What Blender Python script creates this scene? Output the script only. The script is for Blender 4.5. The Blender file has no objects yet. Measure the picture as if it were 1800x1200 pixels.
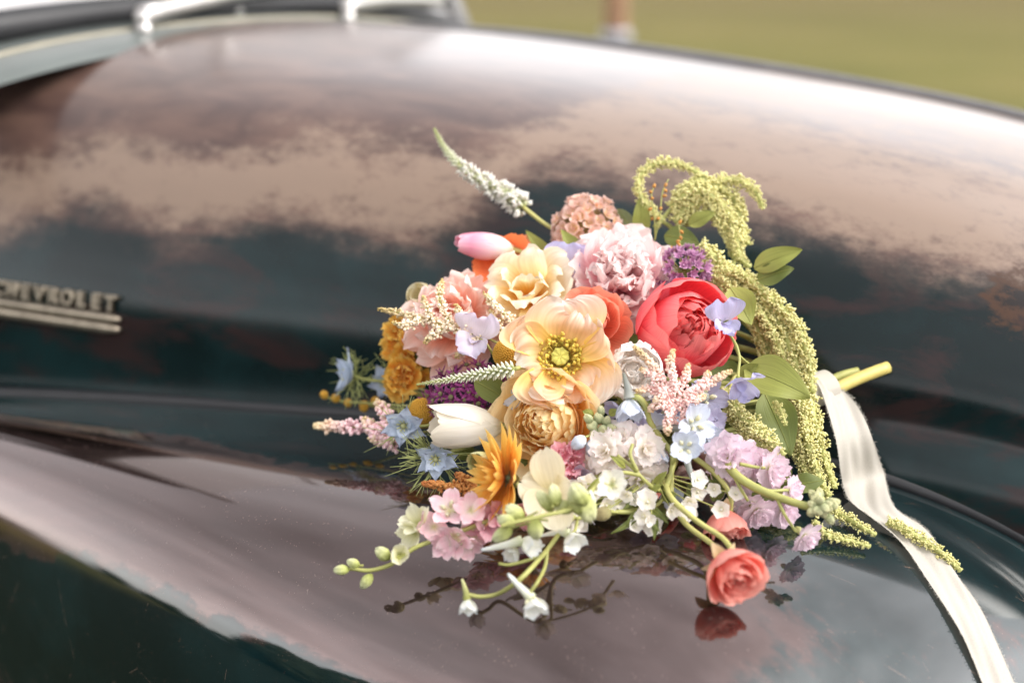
import bpy, math, random
import numpy as np
from mathutils import Matrix, Vector
from mathutils.bvhtree import BVHTree

random.seed(7)
RNG = np.random.default_rng(7)
SC = bpy.context.scene
COL = SC.collection

# ------------------------------------------------------------------ camera
PITCH = math.radians(14.6)
FPX = 2500.0                                   # focal length in pixels of the 1800 px wide photograph
CAM = np.array([0.0, 0.0, 1.5])
FWD = np.array([0, math.cos(PITCH), -math.sin(PITCH)])
RGT = np.array([1.0, 0, 0])
UPV = np.array([0, math.sin(PITCH), math.cos(PITCH)])
cam_data = bpy.data.cameras.new('camera')
cam = bpy.data.objects.new('camera', cam_data)
COL.objects.link(cam)
cam.location = CAM
cam.rotation_euler = (math.pi / 2 - PITCH, 0, 0)
cam_data.lens = 50
cam_data.sensor_width = 36
cam_data.clip_start = 0.05
cam_data.clip_end = 2000
cam_data.dof.use_dof = True
cam_data.dof.focus_distance = 1.235
cam_data.dof.aperture_fstop = 2.3
SC.camera = cam

# ------------------------------------------------------------------ sky, sun, exposure
SUN_EL, SUN_AZ = math.radians(43), math.radians(106)    # azimuth clockwise from +Y
world = bpy.data.worlds.new('World')
SC.world = world
world.use_nodes = True
wn, wl = world.node_tree.nodes, world.node_tree.links
wn.clear()
sky = wn.new('ShaderNodeTexSky')
sky.sky_type = 'NISHITA'
sky.sun_disc = False
sky.sun_elevation = SUN_EL
sky.sun_rotation = SUN_AZ
sky.air_density = 1.0
sky.dust_density = 1.2
hs = wn.new('ShaderNodeHueSaturation')
hs.inputs['Saturation'].default_value = 0.12
# an overcast sheet: the blue is nearly gone, soft cloud relief stays
tc = wn.new('ShaderNodeTexCoord')
mp = wn.new('ShaderNodeMapping')
mp.inputs['Scale'].default_value = (1.0, 1.0, 2.6)
cl = wn.new('ShaderNodeTexNoise')
cl.inputs['Scale'].default_value = 2.2
cl.inputs['Detail'].default_value = 4
cr = wn.new('ShaderNodeMapRange')
cr.inputs['From Min'].default_value = 0.3
cr.inputs['From Max'].default_value = 0.7
cr.inputs['To Min'].default_value = 0.66
cr.inputs['To Max'].default_value = 1.34
tint = wn.new('ShaderNodeMix')
tint.data_type = 'RGBA'
tint.blend_type = 'MULTIPLY'
tint.inputs['Factor'].default_value = 1.0
tint.inputs['B'].default_value = (1.03, 1.0, 0.98, 1)
mul = wn.new('ShaderNodeVectorMath')
mul.operation = 'SCALE'
bg = wn.new('ShaderNodeBackground')
bg.inputs['Strength'].default_value = 0.15
wo = wn.new('ShaderNodeOutputWorld')
wl.new(sky.outputs['Color'], hs.inputs['Color'])
wl.new(hs.outputs['Color'], tint.inputs['A'])
wl.new(tc.outputs['Generated'], mp.inputs['Vector'])
wl.new(mp.outputs['Vector'], cl.inputs['Vector'])
wl.new(cl.outputs['Fac'], cr.inputs['Value'])
wl.new(tint.outputs['Result'], mul.inputs[0])
wl.new(cr.outputs['Result'], mul.inputs['Scale'])
wl.new(mul.outputs['Vector'], bg.inputs['Color'])
wl.new(bg.outputs['Background'], wo.inputs['Surface'])

sun_data = bpy.data.lights.new('sun', 'SUN')
sun_data.energy = 0.85
sun_data.angle = math.radians(30)
sun_data.color = (1.0, 0.955, 0.89)
sun = bpy.data.objects.new('sun', sun_data)
COL.objects.link(sun)
sd = Vector((math.sin(SUN_AZ) * math.cos(SUN_EL), math.cos(SUN_AZ) * math.cos(SUN_EL), math.sin(SUN_EL)))
sun.rotation_euler = (-sd).to_track_quat('-Z', 'Y').to_euler()
sun.location = (0, 0, 6)

SC.view_settings.view_transform = 'Standard'
SC.view_settings.look = 'None'
SC.view_settings.gamma = 1
SC.view_settings.use_curve_mapping = False
SC.view_settings.exposure = 1.65
SC.render.engine = 'CYCLES'
SC.cycles.max_bounces = 14
SC.cycles.diffuse_bounces = 10
SC.cycles.transmission_bounces = 10
SC.cycles.use_denoising = True


# ------------------------------------------------------------------ helpers
def at(px, py, d):
    """World point d metres along the optical axis behind the photograph's pixel."""
    return CAM + d * (FWD + RGT * ((px - 900) / FPX) - UPV * ((py - 600) / FPX))


def to_px(p):
    q = np.asarray(p) - CAM
    d = q @ FWD
    return 900 + FPX * (q @ RGT) / d, 600 - FPX * (q @ UPV) / d, d


def lin(h):
    h = h.lstrip('#')
    out = []
    for i in (0, 2, 4):
        c = int(h[i:i + 2], 16) / 255
        out.append(c / 12.92 if c <= 0.04045 else ((c + 0.055) / 1.055) ** 2.4)
    return (*out, 1.0)


class MB:
    """Collects vertices and faces, with a per-vertex (t, s, r) triple that materials read."""

    def __init__(self):
        self.v, self.f, self.a, self.n = [], [], [], 0

    def add(self, verts, faces, attr=None):
        verts = np.asarray(verts, float).reshape(-1, 3)
        self.v.append(verts)
        self.f.extend([tuple(i + self.n for i in q) for q in faces])
        if attr is None:
            attr = np.zeros((len(verts), 3))
        self.a.append(np.broadcast_to(np.asarray(attr, float), (len(verts), 3)))
        self.n += len(verts)

    def grid(self, P, attr=None, close_u=False):
        """P: (nu, nv, 3)"""
        nu, nv = P.shape[:2]
        f = []
        for i in range(nu - (0 if close_u else 1)):
            i2 = (i + 1) % nu
            for j in range(nv - 1):
                f.append((i * nv + j, i2 * nv + j, i2 * nv + j + 1, i * nv + j + 1))
        if attr is not None:
            attr = np.asarray(attr).reshape(-1, 3)
        self.add(P.reshape(-1, 3), f, attr)

    def tube(self, pts, rad, n=7, cap=True, attr=None):
        pts = np.asarray(pts, float)
        m = len(pts)
        rad = np.broadcast_to(np.asarray(rad, float), (m,))
        tan = np.gradient(pts, axis=0)
        tan /= np.linalg.norm(tan, axis=1)[:, None] + 1e-12
        ref = np.array([0, 0, 1.0]) if abs(tan[0][2]) < 0.9 else np.array([1.0, 0, 0])
        ring = []
        x = np.cross(tan[0], ref)
        x /= np.linalg.norm(x)
        for i in range(m):
            x = x - tan[i] * (x @ tan[i])
            x /= np.linalg.norm(x) + 1e-12
            y = np.cross(tan[i], x)
            ang = np.arange(n) * 2 * math.pi / n
            ring.append(pts[i] + rad[i] * (np.cos(ang)[:, None] * x + np.sin(ang)[:, None] * y))
        V = np.concatenate(ring)
        f = []
        for i in range(m - 1):
            for j in range(n):
                k = (j + 1) % n
                f.append((i * n + j, i * n + k, (i + 1) * n + k, (i + 1) * n + j))
        if cap:
            f.append(tuple(range(n - 1, -1, -1)))
            f.append(tuple((m - 1) * n + j for j in range(n)))
        A = np.zeros((len(V), 3))
        A[:, 0] = np.repeat(np.linspace(0, 1, m), n)
        if attr is not None:
            A[:, 2] = attr
        self.add(V, f, A)

    def blob(self, c, axis, length, rad, n=6, rings=4, attr=(0, 0, 0), tip=0.0):
        """An egg of given length along axis, standing on c."""
        axis = np.asarray(axis, float)
        axis = axis / (np.linalg.norm(axis) + 1e-12)
        ref = np.array([0, 0, 1.0]) if abs(axis[2]) < 0.9 else np.array([1.0, 0, 0])
        x = np.cross(axis, ref)
        x /= np.linalg.norm(x)
        y = np.cross(axis, x)
        V, A = [], []
        V.append(np.asarray(c, float)); A.append((0, 0, attr[2]))
        for i in range(1, rings):
            t = i / rings
            r = rad * math.sin(math.pi * t) ** (0.75) * (1 - tip * (t - 0.5))
            for j in range(n):
                a = 2 * math.pi * (j + 0.5 * (i % 2)) / n
                V.append(c + axis * length * t + r * (math.cos(a) * x + math.sin(a) * y))
                A.append((t, j / n, attr[2]))
        V.append(c + axis * length); A.append((1, 0, attr[2]))
        f = []
        for j in range(n):
            f.append((0, 1 + (j + 1) % n, 1 + j))
        for i in range(rings - 2):
            for j in range(n):
                a0 = 1 + i * n
                f.append((a0 + j, a0 + (j + 1) % n, a0 + n + (j + 1) % n, a0 + n + j))
        a0 = 1 + (rings - 2) * n
        for j in range(n):
            f.append((a0 + j, a0 + (j + 1) % n, len(V) - 1))
        self.add(np.array(V), f, np.array(A))

    def box(self, lo, hi, M=None):
        x0, y0, z0 = lo
        x1, y1, z1 = hi
        v = np.array([(x0, y0, z0), (x1, y0, z0), (x1, y1, z0), (x0, y1, z0), (x0, y0, z1), (x1, y0, z1), (x1, y1, z1), (x0, y1, z1)])
        if M is not None:
            v = np.array([M(*p) for p in v])
        self.add(v, [(0, 3, 2, 1), (4, 5, 6, 7), (0, 1, 5, 4), (1, 2, 6, 5), (2, 3, 7, 6), (3, 0, 4, 7)])

    def mesh(self, name, mat=None, smooth=True, inv=None):
        me = bpy.data.meshes.new(name)
        V = np.concatenate(self.v) if self.v else np.zeros((0, 3))
        if inv is not None:
            M = np.array(inv)
            V = V @ M[:3, :3].T + M[:3, 3]
        me.from_pydata(V.tolist(), [], self.f)
        at_ = me.attributes.new('pt', 'FLOAT_VECTOR', 'POINT')
        at_.data.foreach_set('vector', np.concatenate(self.a).astype(np.float32).ravel())
        if smooth:
            me.polygons.foreach_set('use_smooth', np.ones(len(me.polygons), bool))
        if mat is not None:
            me.materials.append(mat)
        me.update()
        return me

    def build(self, name, mat, parent=None, smooth=True):
        """World-space geometry linked as one object; under a parent its mesh is re-expressed in the parent's space."""
        inv = ROOTM[parent.name].inverted() if parent is not None and parent.name in ROOTM else None
        o = bpy.data.objects.new(name, self.mesh(name, mat, smooth, inv))
        COL.objects.link(o)
        if parent is not None:
            o.parent = parent
            if parent.name in ROOTM:
                ROOTM[o.name] = ROOTM[parent.name].copy()
        return o


ROOTM = {}


def thing(name, label, cat, M=None, group=None):
    o = bpy.data.objects.new(name, None)
    COL.objects.link(o)
    o.empty_display_size = 0.02
    M = Matrix.Identity(4) if M is None else M
    o.matrix_basis = M
    ROOTM[o.name] = M.copy()
    o['label'] = label
    o['category'] = cat
    if group:
        o['group'] = group
    return o


def put(name, me, parent, M):
    o = bpy.data.objects.new(name, me)
    COL.objects.link(o)
    o.parent = parent
    o.matrix_basis = M
    return o


def smooth_path(pts, n=24):
    """Catmull-Rom through pts (k, m) sampled at n points."""
    P = np.asarray(pts, float)
    if len(P) == 2:
        t = np.linspace(0, 1, n)[:, None]
        return P[0] * (1 - t) + P[1] * t
    Q = np.vstack([2 * P[0] - P[1], P, 2 * P[-1] - P[-2]])
    out = []
    for x in np.linspace(0, len(P) - 1 - 1e-9, n):
        i = int(x)
        t = x - i
        a, b, c, d = Q[i], Q[i + 1], Q[i + 2], Q[i + 3]
        out.append(0.5 * (2 * b + (c - a) * t + (2 * a - 5 * b + 4 * c - d) * t * t + (3 * b - a - 3 * c + d) * t ** 3))
    return np.array(out)


# ------------------------------------------------------------------ materials
def new_mat(name):
    m = bpy.data.materials.new(name)
    m.use_nodes = True
    nt = m.node_tree
    b = nt.nodes['Principled BSDF']
    return m, nt.nodes, nt.links, b


def simple(name, colr, rough=0.5, metal=0.0, spec=0.5, noise=0.12, scale=30, coat=0.0):
    m, n, l, b = new_mat(name)
    t = n.new('ShaderNodeTexCoord')
    x = n.new('ShaderNodeTexNoise')
    x.inputs['Scale'].default_value = scale
    x.inputs['Detail'].default_value = 5
    mr = n.new('ShaderNodeMapRange')
    mr.inputs['From Min'].default_value = 0.3
    mr.inputs['From Max'].default_value = 0.7
    mr.inputs['To Min'].default_value = 1 - noise
    mr.inputs['To Max'].default_value = 1 + noise
    vm = n.new('ShaderNodeVectorMath')
    vm.operation = 'SCALE'
    vm.inputs[0].default_value = colr[:3]
    l.new(t.outputs['Object'], x.inputs['Vector'])
    l.new(x.outputs['Fac'], mr.inputs['Value'])
    l.new(mr.outputs['Result'], vm.inputs['Scale'])
    l.new(vm.outputs['Vector'], b.inputs['Base Color'])
    b.inputs['Roughness'].default_value = rough
    b.inputs['Metallic'].default_value = metal
    b.inputs['Specular IOR Level'].default_value = spec
    b.inputs['Coat Weight'].default_value = coat
    return m


def ramp(n, stops):
    r = n.new('ShaderNodeValToRGB')
    e = r.color_ramp.elements
    while len(e) > 1:
        e.remove(e[-1])
    e[0].position, e[0].color = stops[0]
    for p, c in stops[1:]:
        k = e.new(p)
        k.color = c
    return r


def paint_mat(name, hood):
    """Old dark green paint worn through to a brown rust film; the 'pt' x value says how worn a place is."""
    m, n, l, b = new_mat(name)
    t = n.new('ShaderNodeTexCoord')
    a = n.new('ShaderNodeAttribute')
    a.attribute_name = 'pt'
    sp = n.new('ShaderNodeSeparateXYZ')
    l.new(a.outputs['Vector'], sp.inputs['Vector'])

    def noise(scale, detail, rough=0.6, stretch=(1, 1, 1), dist=0.0):
        mp = n.new('ShaderNodeMapping')
        mp.inputs['Scale'].default_value = stretch
        x = n.new('ShaderNodeTexNoise')
        x.inputs['Scale'].default_value = scale
        x.inputs['Detail'].default_value = detail
        x.inputs['Roughness'].default_value = rough
        x.inputs['Distortion'].default_value = dist
        l.new(t.outputs['Object'], mp.inputs['Vector'])
        l.new(mp.outputs['Vector'], x.inputs['Vector'])
        return x.outputs['Fac']

    def math_(op, p, q=None, clamp=False):
        x = n.new('ShaderNodeMath')
        x.operation = op
        x.use_clamp = clamp
        for i, s in enumerate((p, q)):
            if s is None:
                continue
            if isinstance(s, (int, float)):
                x.inputs[i].default_value = s
            else:
                l.new(s, x.inputs[i])
        return x.outputs[0]

    def step(v, lo, hi):
        mr = n.new('ShaderNodeMapRange')
        mr.interpolation_type = 'SMOOTHSTEP'
        mr.inputs['From Min'].default_value = lo
        mr.inputs['From Max'].default_value = hi
        l.new(v, mr.inputs['Value'])
        return mr.outputs['Result']

    def mix(fac, p, q):
        x = n.new('ShaderNodeMix')
        x.data_type = 'RGBA'
        l.new(fac, x.inputs['Factor'])
        for s, k in ((p, 'A'), (q, 'B')):
            if isinstance(s, tuple):
                x.inputs[k].default_value = s
            else:
                l.new(s, x.inputs[k])
        return x.outputs['Result']

    big = noise(5, 6, 0.6, (1, 1.2, 1))
    mid = noise(17, 8, 0.62, (0.42, 1, 1.15), 0.5)
    band = noise(9, 5, 0.6, (0.16, 1, 1.5), 0.2)
    fine = noise(70, 8, 0.7, (0.30, 1, 1))
    speck = noise(420, 2, 0.5)
    drip = noise(55, 4, 0.6, (1.0, 1.0, 0.12))
    teal = mix(step(big, 0.35, 0.65), (0.003, 0.009, 0.010, 1), (0.006, 0.021, 0.023, 1))
    wear = math_('ADD', sp.outputs['X'], math_('MULTIPLY', math_('SUBTRACT', big, 0.5), 0.6))
    wear = math_('ADD', wear, math_('MULTIPLY', math_('SUBTRACT', band, 0.5), 0.6))
    wear = math_('ADD', wear, math_('MULTIPLY', math_('SUBTRACT', mid, 0.5), 0.75))
    wear = math_('ADD', wear, math_('MULTIPLY', math_('SUBTRACT', drip, 0.5), 0.22))
    wear = math_('ADD', wear, math_('MULTIPLY', math_('SUBTRACT', fine, 0.5), 0.38))
    if hood:
        rust = mix(step(mid, 0.35, 0.65), (0.066, 0.038, 0.033, 1), (0.125, 0.074, 0.058, 1))
        m_rust = step(wear, 0.22, 0.80)
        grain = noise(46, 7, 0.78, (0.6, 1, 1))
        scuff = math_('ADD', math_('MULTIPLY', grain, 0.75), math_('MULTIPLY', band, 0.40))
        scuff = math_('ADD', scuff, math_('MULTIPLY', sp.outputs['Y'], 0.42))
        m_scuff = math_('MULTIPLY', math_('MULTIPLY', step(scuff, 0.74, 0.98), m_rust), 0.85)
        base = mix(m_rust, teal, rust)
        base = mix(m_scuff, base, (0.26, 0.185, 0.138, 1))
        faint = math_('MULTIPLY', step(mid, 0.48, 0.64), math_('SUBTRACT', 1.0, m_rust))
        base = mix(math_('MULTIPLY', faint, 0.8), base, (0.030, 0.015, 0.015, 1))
        # a blistered rust patch at the front of the hood side
        vd = n.new('ShaderNodeVectorMath')
        vd.operation = 'DISTANCE'
        vd.name = 'rust_patch'
        l.new(t.outputs['Object'], vd.inputs[0])
        dist = math_('ADD', vd.outputs['Value'], math_('MULTIPLY', math_('SUBTRACT', grain, 0.5), 0.10))
        base = mix(math_('SUBTRACT', 1.0, step(dist, 0.018, 0.036)), base, (0.062, 0.028, 0.014, 1))
        base = mix(math_('SUBTRACT', 1.0, step(dist, 0.004, 0.020)), base, (0.012, 0.008, 0.007, 1))
        r0 = math_('ADD', 0.16, math_('MULTIPLY', m_rust, 0.17))
        r0 = math_('ADD', r0, math_('MULTIPLY', m_scuff, 0.22))
        l.new(r0, b.inputs['Roughness'])
        cwt = n.new('ShaderNodeMapRange')  # bright top and dark sides are put into the coat strength
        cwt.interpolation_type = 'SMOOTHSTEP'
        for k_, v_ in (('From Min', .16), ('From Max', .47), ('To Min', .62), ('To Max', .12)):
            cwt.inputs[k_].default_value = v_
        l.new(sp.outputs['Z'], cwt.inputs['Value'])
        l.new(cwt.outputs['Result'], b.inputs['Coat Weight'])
        b.inputs['Specular IOR Level'].default_value = 0.18
        b.inputs['Coat Roughness'].default_value = 0.2
        b.inputs['Coat IOR'].default_value = 1.95
    else:
        rust = mix(step(mid, 0.35, 0.65), (0.010, 0.006, 0.007, 1), (0.024, 0.014, 0.014, 1))
        m_rust = step(wear, 0.42, 0.60)
        base = mix(m_rust, teal, rust)
        dots = math_('MULTIPLY', step(speck, 0.655, 0.70), step(fine, 0.46, 0.58))
        dots = math_('MULTIPLY', dots, math_('ADD', 0.22, math_('MULTIPLY', m_rust, 0.6)))
        base = mix(dots, base, (0.24, 0.14, 0.095, 1))
        sc = n.new('ShaderNodeTexVoronoi')
        sc.feature = 'DISTANCE_TO_EDGE'
        sc.inputs['Scale'].default_value = 7
        wp = n.new('ShaderNodeMapping')
        wp.inputs['Scale'].default_value = (1.0, 2.3, 1)
        wp.inputs['Rotation'].default_value = (0, 0, 0.6)
        l.new(t.outputs['Object'], wp.inputs['Vector'])
        l.new(wp.outputs['Vector'], sc.inputs['Vector'])
        scr = math_('MULTIPLY', math_('SUBTRACT', 1.0, step(sc.outputs['Distance'], 0.0, 0.004)), step(fine, 0.52, 0.60))
        base = mix(math_('MULTIPLY', scr, 0.7), base, (0.20, 0.13, 0.10, 1))
        r0 = math_('ADD', 0.035, math_('MULTIPLY', m_rust, 0.03))
        r0 = math_('ADD', r0, math_('MULTIPLY', dots, 0.3))
        streak = noise(12, 5, 0.6, (0.18, 1.4, 1.4), 0.3)
        film = math_('MULTIPLY', m_rust, math_('ADD', 0.62, math_('MULTIPLY', step(streak, 0.3, 0.7), 0.38)))
        base = mix(film, base, (0.125, 0.084, 0.078, 1))
        l.new(math_('MULTIPLY', film, math_('SUBTRACT', 1.0, dots)), b.inputs['Metallic'])
        r0 = math_('ADD', r0, math_('MULTIPLY', film, 0.025))
        l.new(r0, b.inputs['Roughness'])
        b.inputs['Coat Weight'].default_value = 0.8
        b.inputs['Coat Roughness'].default_value = 0.03
        b.inputs['Coat IOR'].default_value = 1.55
    l.new(base, b.inputs['Base Color'])
    bp = n.new('ShaderNodeBump')
    bp.inputs['Strength'].default_value = 0.06 if hood else 0.015
    bp.inputs['Distance'].default_value = 0.002
    l.new(fine, bp.inputs['Height'])
    l.new(bp.outputs['Normal'], b.inputs['Normal'])
    return m


# ------------------------------------------------------------------ the field
def field_mat():
    m, n, l, b = new_mat('field_grass')
    t = n.new('ShaderNodeTexCoord')
    x = n.new('ShaderNodeTexNoise')
    x.inputs['Scale'].default_value = 0.16
    x.inputs['Detail'].default_value = 6
    y = n.new('ShaderNodeTexNoise')
    y.inputs['Scale'].default_value = 40
    y.inputs['Detail'].default_value = 3
    l.new(t.outputs['Object'], x.inputs['Vector'])
    l.new(t.outputs['Object'], y.inputs['Vector'])
    r = ramp(n, [(0.32, (0.115, 0.112, 0.030, 1)), (0.5, (0.158, 0.145, 0.043, 1)), (0.68, (0.21, 0.17, 0.062, 1))])
    l.new(x.outputs['Fac'], r.inputs['Fac'])
    # the far end of the field is drier and browner
    sp = n.new('ShaderNodeSeparateXYZ')
    l.new(t.outputs['Object'], sp.inputs['Vector'])
    mr = n.new('ShaderNodeMapRange')
    mr.inputs['From Min'].default_value = 22
    mr.inputs['From Max'].default_value = 60
    l.new(sp.outputs['Y'], mr.inputs['Value'])
    mx = n.new('ShaderNodeMix')
    mx.data_type = 'RGBA'
    mx.inputs['B'].default_value = (0.145, 0.118, 0.045, 1)
    l.new(mr.outputs['Result'], mx.inputs['Factor'])
    l.new(r.outputs['Color'], mx.inputs['A'])
    # dark near ground, added out of view to darken the paintwork's reflections
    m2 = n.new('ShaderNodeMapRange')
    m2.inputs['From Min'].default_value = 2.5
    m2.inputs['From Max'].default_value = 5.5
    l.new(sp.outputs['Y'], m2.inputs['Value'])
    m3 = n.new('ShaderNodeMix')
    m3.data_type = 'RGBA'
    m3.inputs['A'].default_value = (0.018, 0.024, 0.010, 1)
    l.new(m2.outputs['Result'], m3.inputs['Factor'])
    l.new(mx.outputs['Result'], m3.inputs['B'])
    l.new(m3.outputs['Result'], b.inputs['Base Color'])
    b.inputs['Roughness'].default_value = 0.95
    b.inputs['Specular IOR Level'].default_value = 0.1
    bp = n.new('ShaderNodeBump')
    bp.inputs['Strength'].default_value = 0.8
    bp.inputs['Distance'].default_value = 0.05
    l.new(y.outputs['Fac'], bp.inputs['Height'])
    l.new(bp.outputs['Normal'], b.inputs['Normal'])
    return m


g = MB()
rr = np.concatenate([[0.0], np.geomspace(2, 900, 26)])
th = np.linspace(0, 2 * math.pi, 65)
G = np.zeros((len(rr), len(th), 3))
for i, r_ in enumerate(rr):
    G[i, :, 0] = r_ * np.cos(th)
    G[i, :, 1] = r_ * np.sin(th)
    if r_ > 4:
        G[i, :, 2] = 0.02 * r_ ** 0.5 * np.sin(3 * th + 0.7 * i) * (1 if r_ < 200 else 0)
G[:, -1] = G[:, 0]
g.grid(G)
fieldo = g.build('field', field_mat())
fieldo['kind'] = 'structure'

# far woods all round the field: a mass nobody could count
w = MB()
for k in range(700):
    a = RNG.uniform(0, 2 * math.pi)
    dist = RNG.uniform(230, 300) if math.sin(a) > -0.1 else RNG.uniform(45, 75)
    hgt = RNG.uniform(4, 11)
    c = np.array([dist * math.cos(a), dist * math.sin(a), -0.4])
    for q in range(3):
        off = np.array([RNG.normal(0, 2.0), RNG.normal(0, 2.0), RNG.uniform(0, 0.35) * hgt])
        w.blob(c + off, (RNG.normal(0, .15), RNG.normal(0, .15), 1), hgt * RNG.uniform(.5, .8), hgt * RNG.uniform(.22, .4), 7, 5)
wo_ = w.build('far_woods', simple('woods_leaf', (0.035, 0.045, 0.018, 1), 0.9, noise=0.5, scale=1.5), smooth=False)
wo_['kind'] = 'stuff'

# ------------------------------------------------------------------ the truck
TH = math.radians(31)
AX = np.array([math.cos(TH), -math.sin(TH), 0])          # towards the nose
BX = np.array([-math.sin(TH), -math.cos(TH), 0])         # towards the near side
OR = np.array([-0.304, 2.245, 0.0])                      # below the middle of the cowl


def TW(u, v, z):
    return OR + AX * u + BX * v + np.array([0, 0, z])


M_TRUCK = Matrix(((AX[0], -BX[0], 0, OR[0]), (AX[1], -BX[1], 0, OR[1]), (0, 0, 1, 0), (0, 0, 0, 1)))
truck = thing('vintage_pickup_truck', 'old dark green pickup truck with rust worn hood and glossy bulging front fender', 'truck', M_TRUCK)


def bspl(net, nu, nv):
    """Clamped uniform cubic B-spline surface of a (m, k, 3) control net."""
    def basis(k, n):
        B = np.zeros((n, k))
        for r, x in enumerate(np.linspace(0, k - 1, n)):
            i = min(int(x), k - 2)
            t = x - i
            wts = ((1 - t) ** 3 / 6, (3 * t ** 3 - 6 * t * t + 4) / 6, (-3 * t ** 3 + 3 * t * t + 3 * t + 1) / 6, t ** 3 / 6)
            for q, wt in zip((i - 1, i, i + 1, i + 2), wts):
                if q < 0:
                    B[r, 0] += 2 * wt; B[r, 1] -= wt
                elif q > k - 1:
                    B[r, k - 1] += 2 * wt; B[r, k - 2] -= wt
                else:
                    B[r, q] += wt
        return B
    return np.einsum('ai,bj,ijc->abc', basis(net.shape[0], nu), basis(net.shape[1], nv), net)


def curve(us, table):
    """Natural smooth interpolation of a table column."""
    xs, ys = zip(*table)
    return np.array([smooth_path(list(zip(xs, ys)), 200)])[0][:, 1] if us is None else np.interp(us, *np.array(smooth_path(list(zip(xs, ys)), 200)).T)


# hood: stations along u, profile from the far seam over the top to the near seam
HU = [-0.06, 0.2, 0.45, 0.7, 0.95, 1.15, 1.33]
HT = [1.425, 1.412, 1.390, 1.364, 1.332, 1.290, 1.205]
HW = [0.585, 0.560, 0.520, 0.475, 0.430, 0.385, 0.330]
HS = [0.660, 0.630, 0.595, 0.555, 0.510, 0.475, 0.440]
HZ = [1.005, 1.018, 1.034, 1.045, 1.050, 1.045, 1.00]
PROF = [(0.0, 0.0), (0.27, -0.004), (0.52, -0.018), (0.715, -0.058), (0.83, -0.120), (0.90, -0.19), (0.955, -0.25), (0.985, -0.30)]
HFL = [0.0, 0.0, 0.0, 0.1, 0.5, 0.9, 1.0]       # how far the foot of the hood flares out towards the nose


def hood_net():
    net = []
    for u, T, W, S, Z, fl in zip(HU, HT, HW, HS, HZ, HFL):
        sc = (T - Z) / 0.41
        near = [(S * (a - 0.05 * fl * max(0, a - .7) / .3), T + b * sc) for a, b in PROF]
        lowz = near[-1][1]
        near += [(S * (0.995 - .06 * fl), lowz - 0.5 * (lowz - Z)), (S * (1.0 - .03 * fl), Z + 0.014), (S + 0.004, Z - 0.012), (S + 0.004, Z - 0.12)]
        ks = [0, .08, .3, .6, .85, .95, 1, 1, 1, 1, 1, 1]
        back = 0.60 if u < 0 else 0.0
        row = [TW(u - back * k, -v, z) for (v, z), k in list(zip(near, ks))[::-1]] + [TW(u - back * k, v, z) for (v, z), k in list(zip(near, ks))[1:]]
        net.append(row)
    return np.array(net)


NHU, NHV = 90, 181
H = bspl(hood_net(), NHU, NHV)
uu = ((H - OR) @ AX)
vv = ((H - OR) @ BX)
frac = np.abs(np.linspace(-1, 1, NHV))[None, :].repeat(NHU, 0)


def bvh_of(*objs):
    V, F = [], []
    for mb in objs:
        k = sum(len(x) for x in V)
        vs = np.concatenate(mb.v)
        V.append(vs)
        F += [tuple(i + k for i in f) for f in mb.f]
    return BVHTree.FromPolygons([tuple(p) for p in np.concatenate(V)], F)


def ray_px(bvh, px, py):
    d = at(px, py, 1.0) - CAM
    hit = bvh.ray_cast(Vector(CAM), Vector(d).normalized(), 20)
    if hit[0] is None:
        return None
    return np.array(hit[0])


hm = MB()
hm.grid(H)
hood_bvh = bvh_of(hm)
edge = []
for px, py in [(0, 420), (150, 365), (300, 425), (480, 390), (640, 420), (760, 425), (850, 375), (930, 320), (1010, 318), (1100, 338), (1300, 385), (1500, 440), (1700, 475), (1790, 500)]:
    p = ray_px(hood_bvh, px, py)
    if p is not None:
        edge.append(((p - OR) @ AX, p[2]))
edge.sort()
eu, ez = np.array(edge).T
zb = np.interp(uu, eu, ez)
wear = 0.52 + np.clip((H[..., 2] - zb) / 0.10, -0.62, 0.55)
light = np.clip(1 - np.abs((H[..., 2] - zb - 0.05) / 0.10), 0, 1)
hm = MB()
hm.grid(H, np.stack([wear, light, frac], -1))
HOOD_PAINT = paint_mat('worn_hood_paint', True)
FENDER_PAINT = paint_mat('glossy_fender_paint', False)
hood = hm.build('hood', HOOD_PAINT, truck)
HOOD_PAINT.node_tree.nodes['rust_patch'].inputs[1].default_value = M_TRUCK.inverted() @ Vector(ray_px(hood_bvh, 1790, 520))
# raised rail along the far shoulder of the hood
jr = np.argmin(np.abs(vv[45] + 0.40))
rail = MB()
pts = []
for i in range(4, NHU - 2, 3):
    k = np.argmax(H[i] @ UPV - 0.0 * 1 + (H[i] - CAM) @ UPV / ((H[i] - CAM) @ FWD) * 3)
    pts.append(H[i, k] + np.array([0, 0, 0.004]))
rail.tube(smooth_path(pts, 60), 0.0085, 8)
CHROME = simple('dull_chrome', (0.62, 0.60, 0.58, 1), 0.42, 1.0, noise=0.06)
TRIM = simple('grey_trim', (0.17, 0.165, 0.165, 1), 0.3, 0.2, noise=0.1)
BLACK = simple('black_rubber', (0.012, 0.012, 0.014, 1), 0.45, noise=0.2)
rail.build('hood_rail', TRIM, truck)

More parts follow.
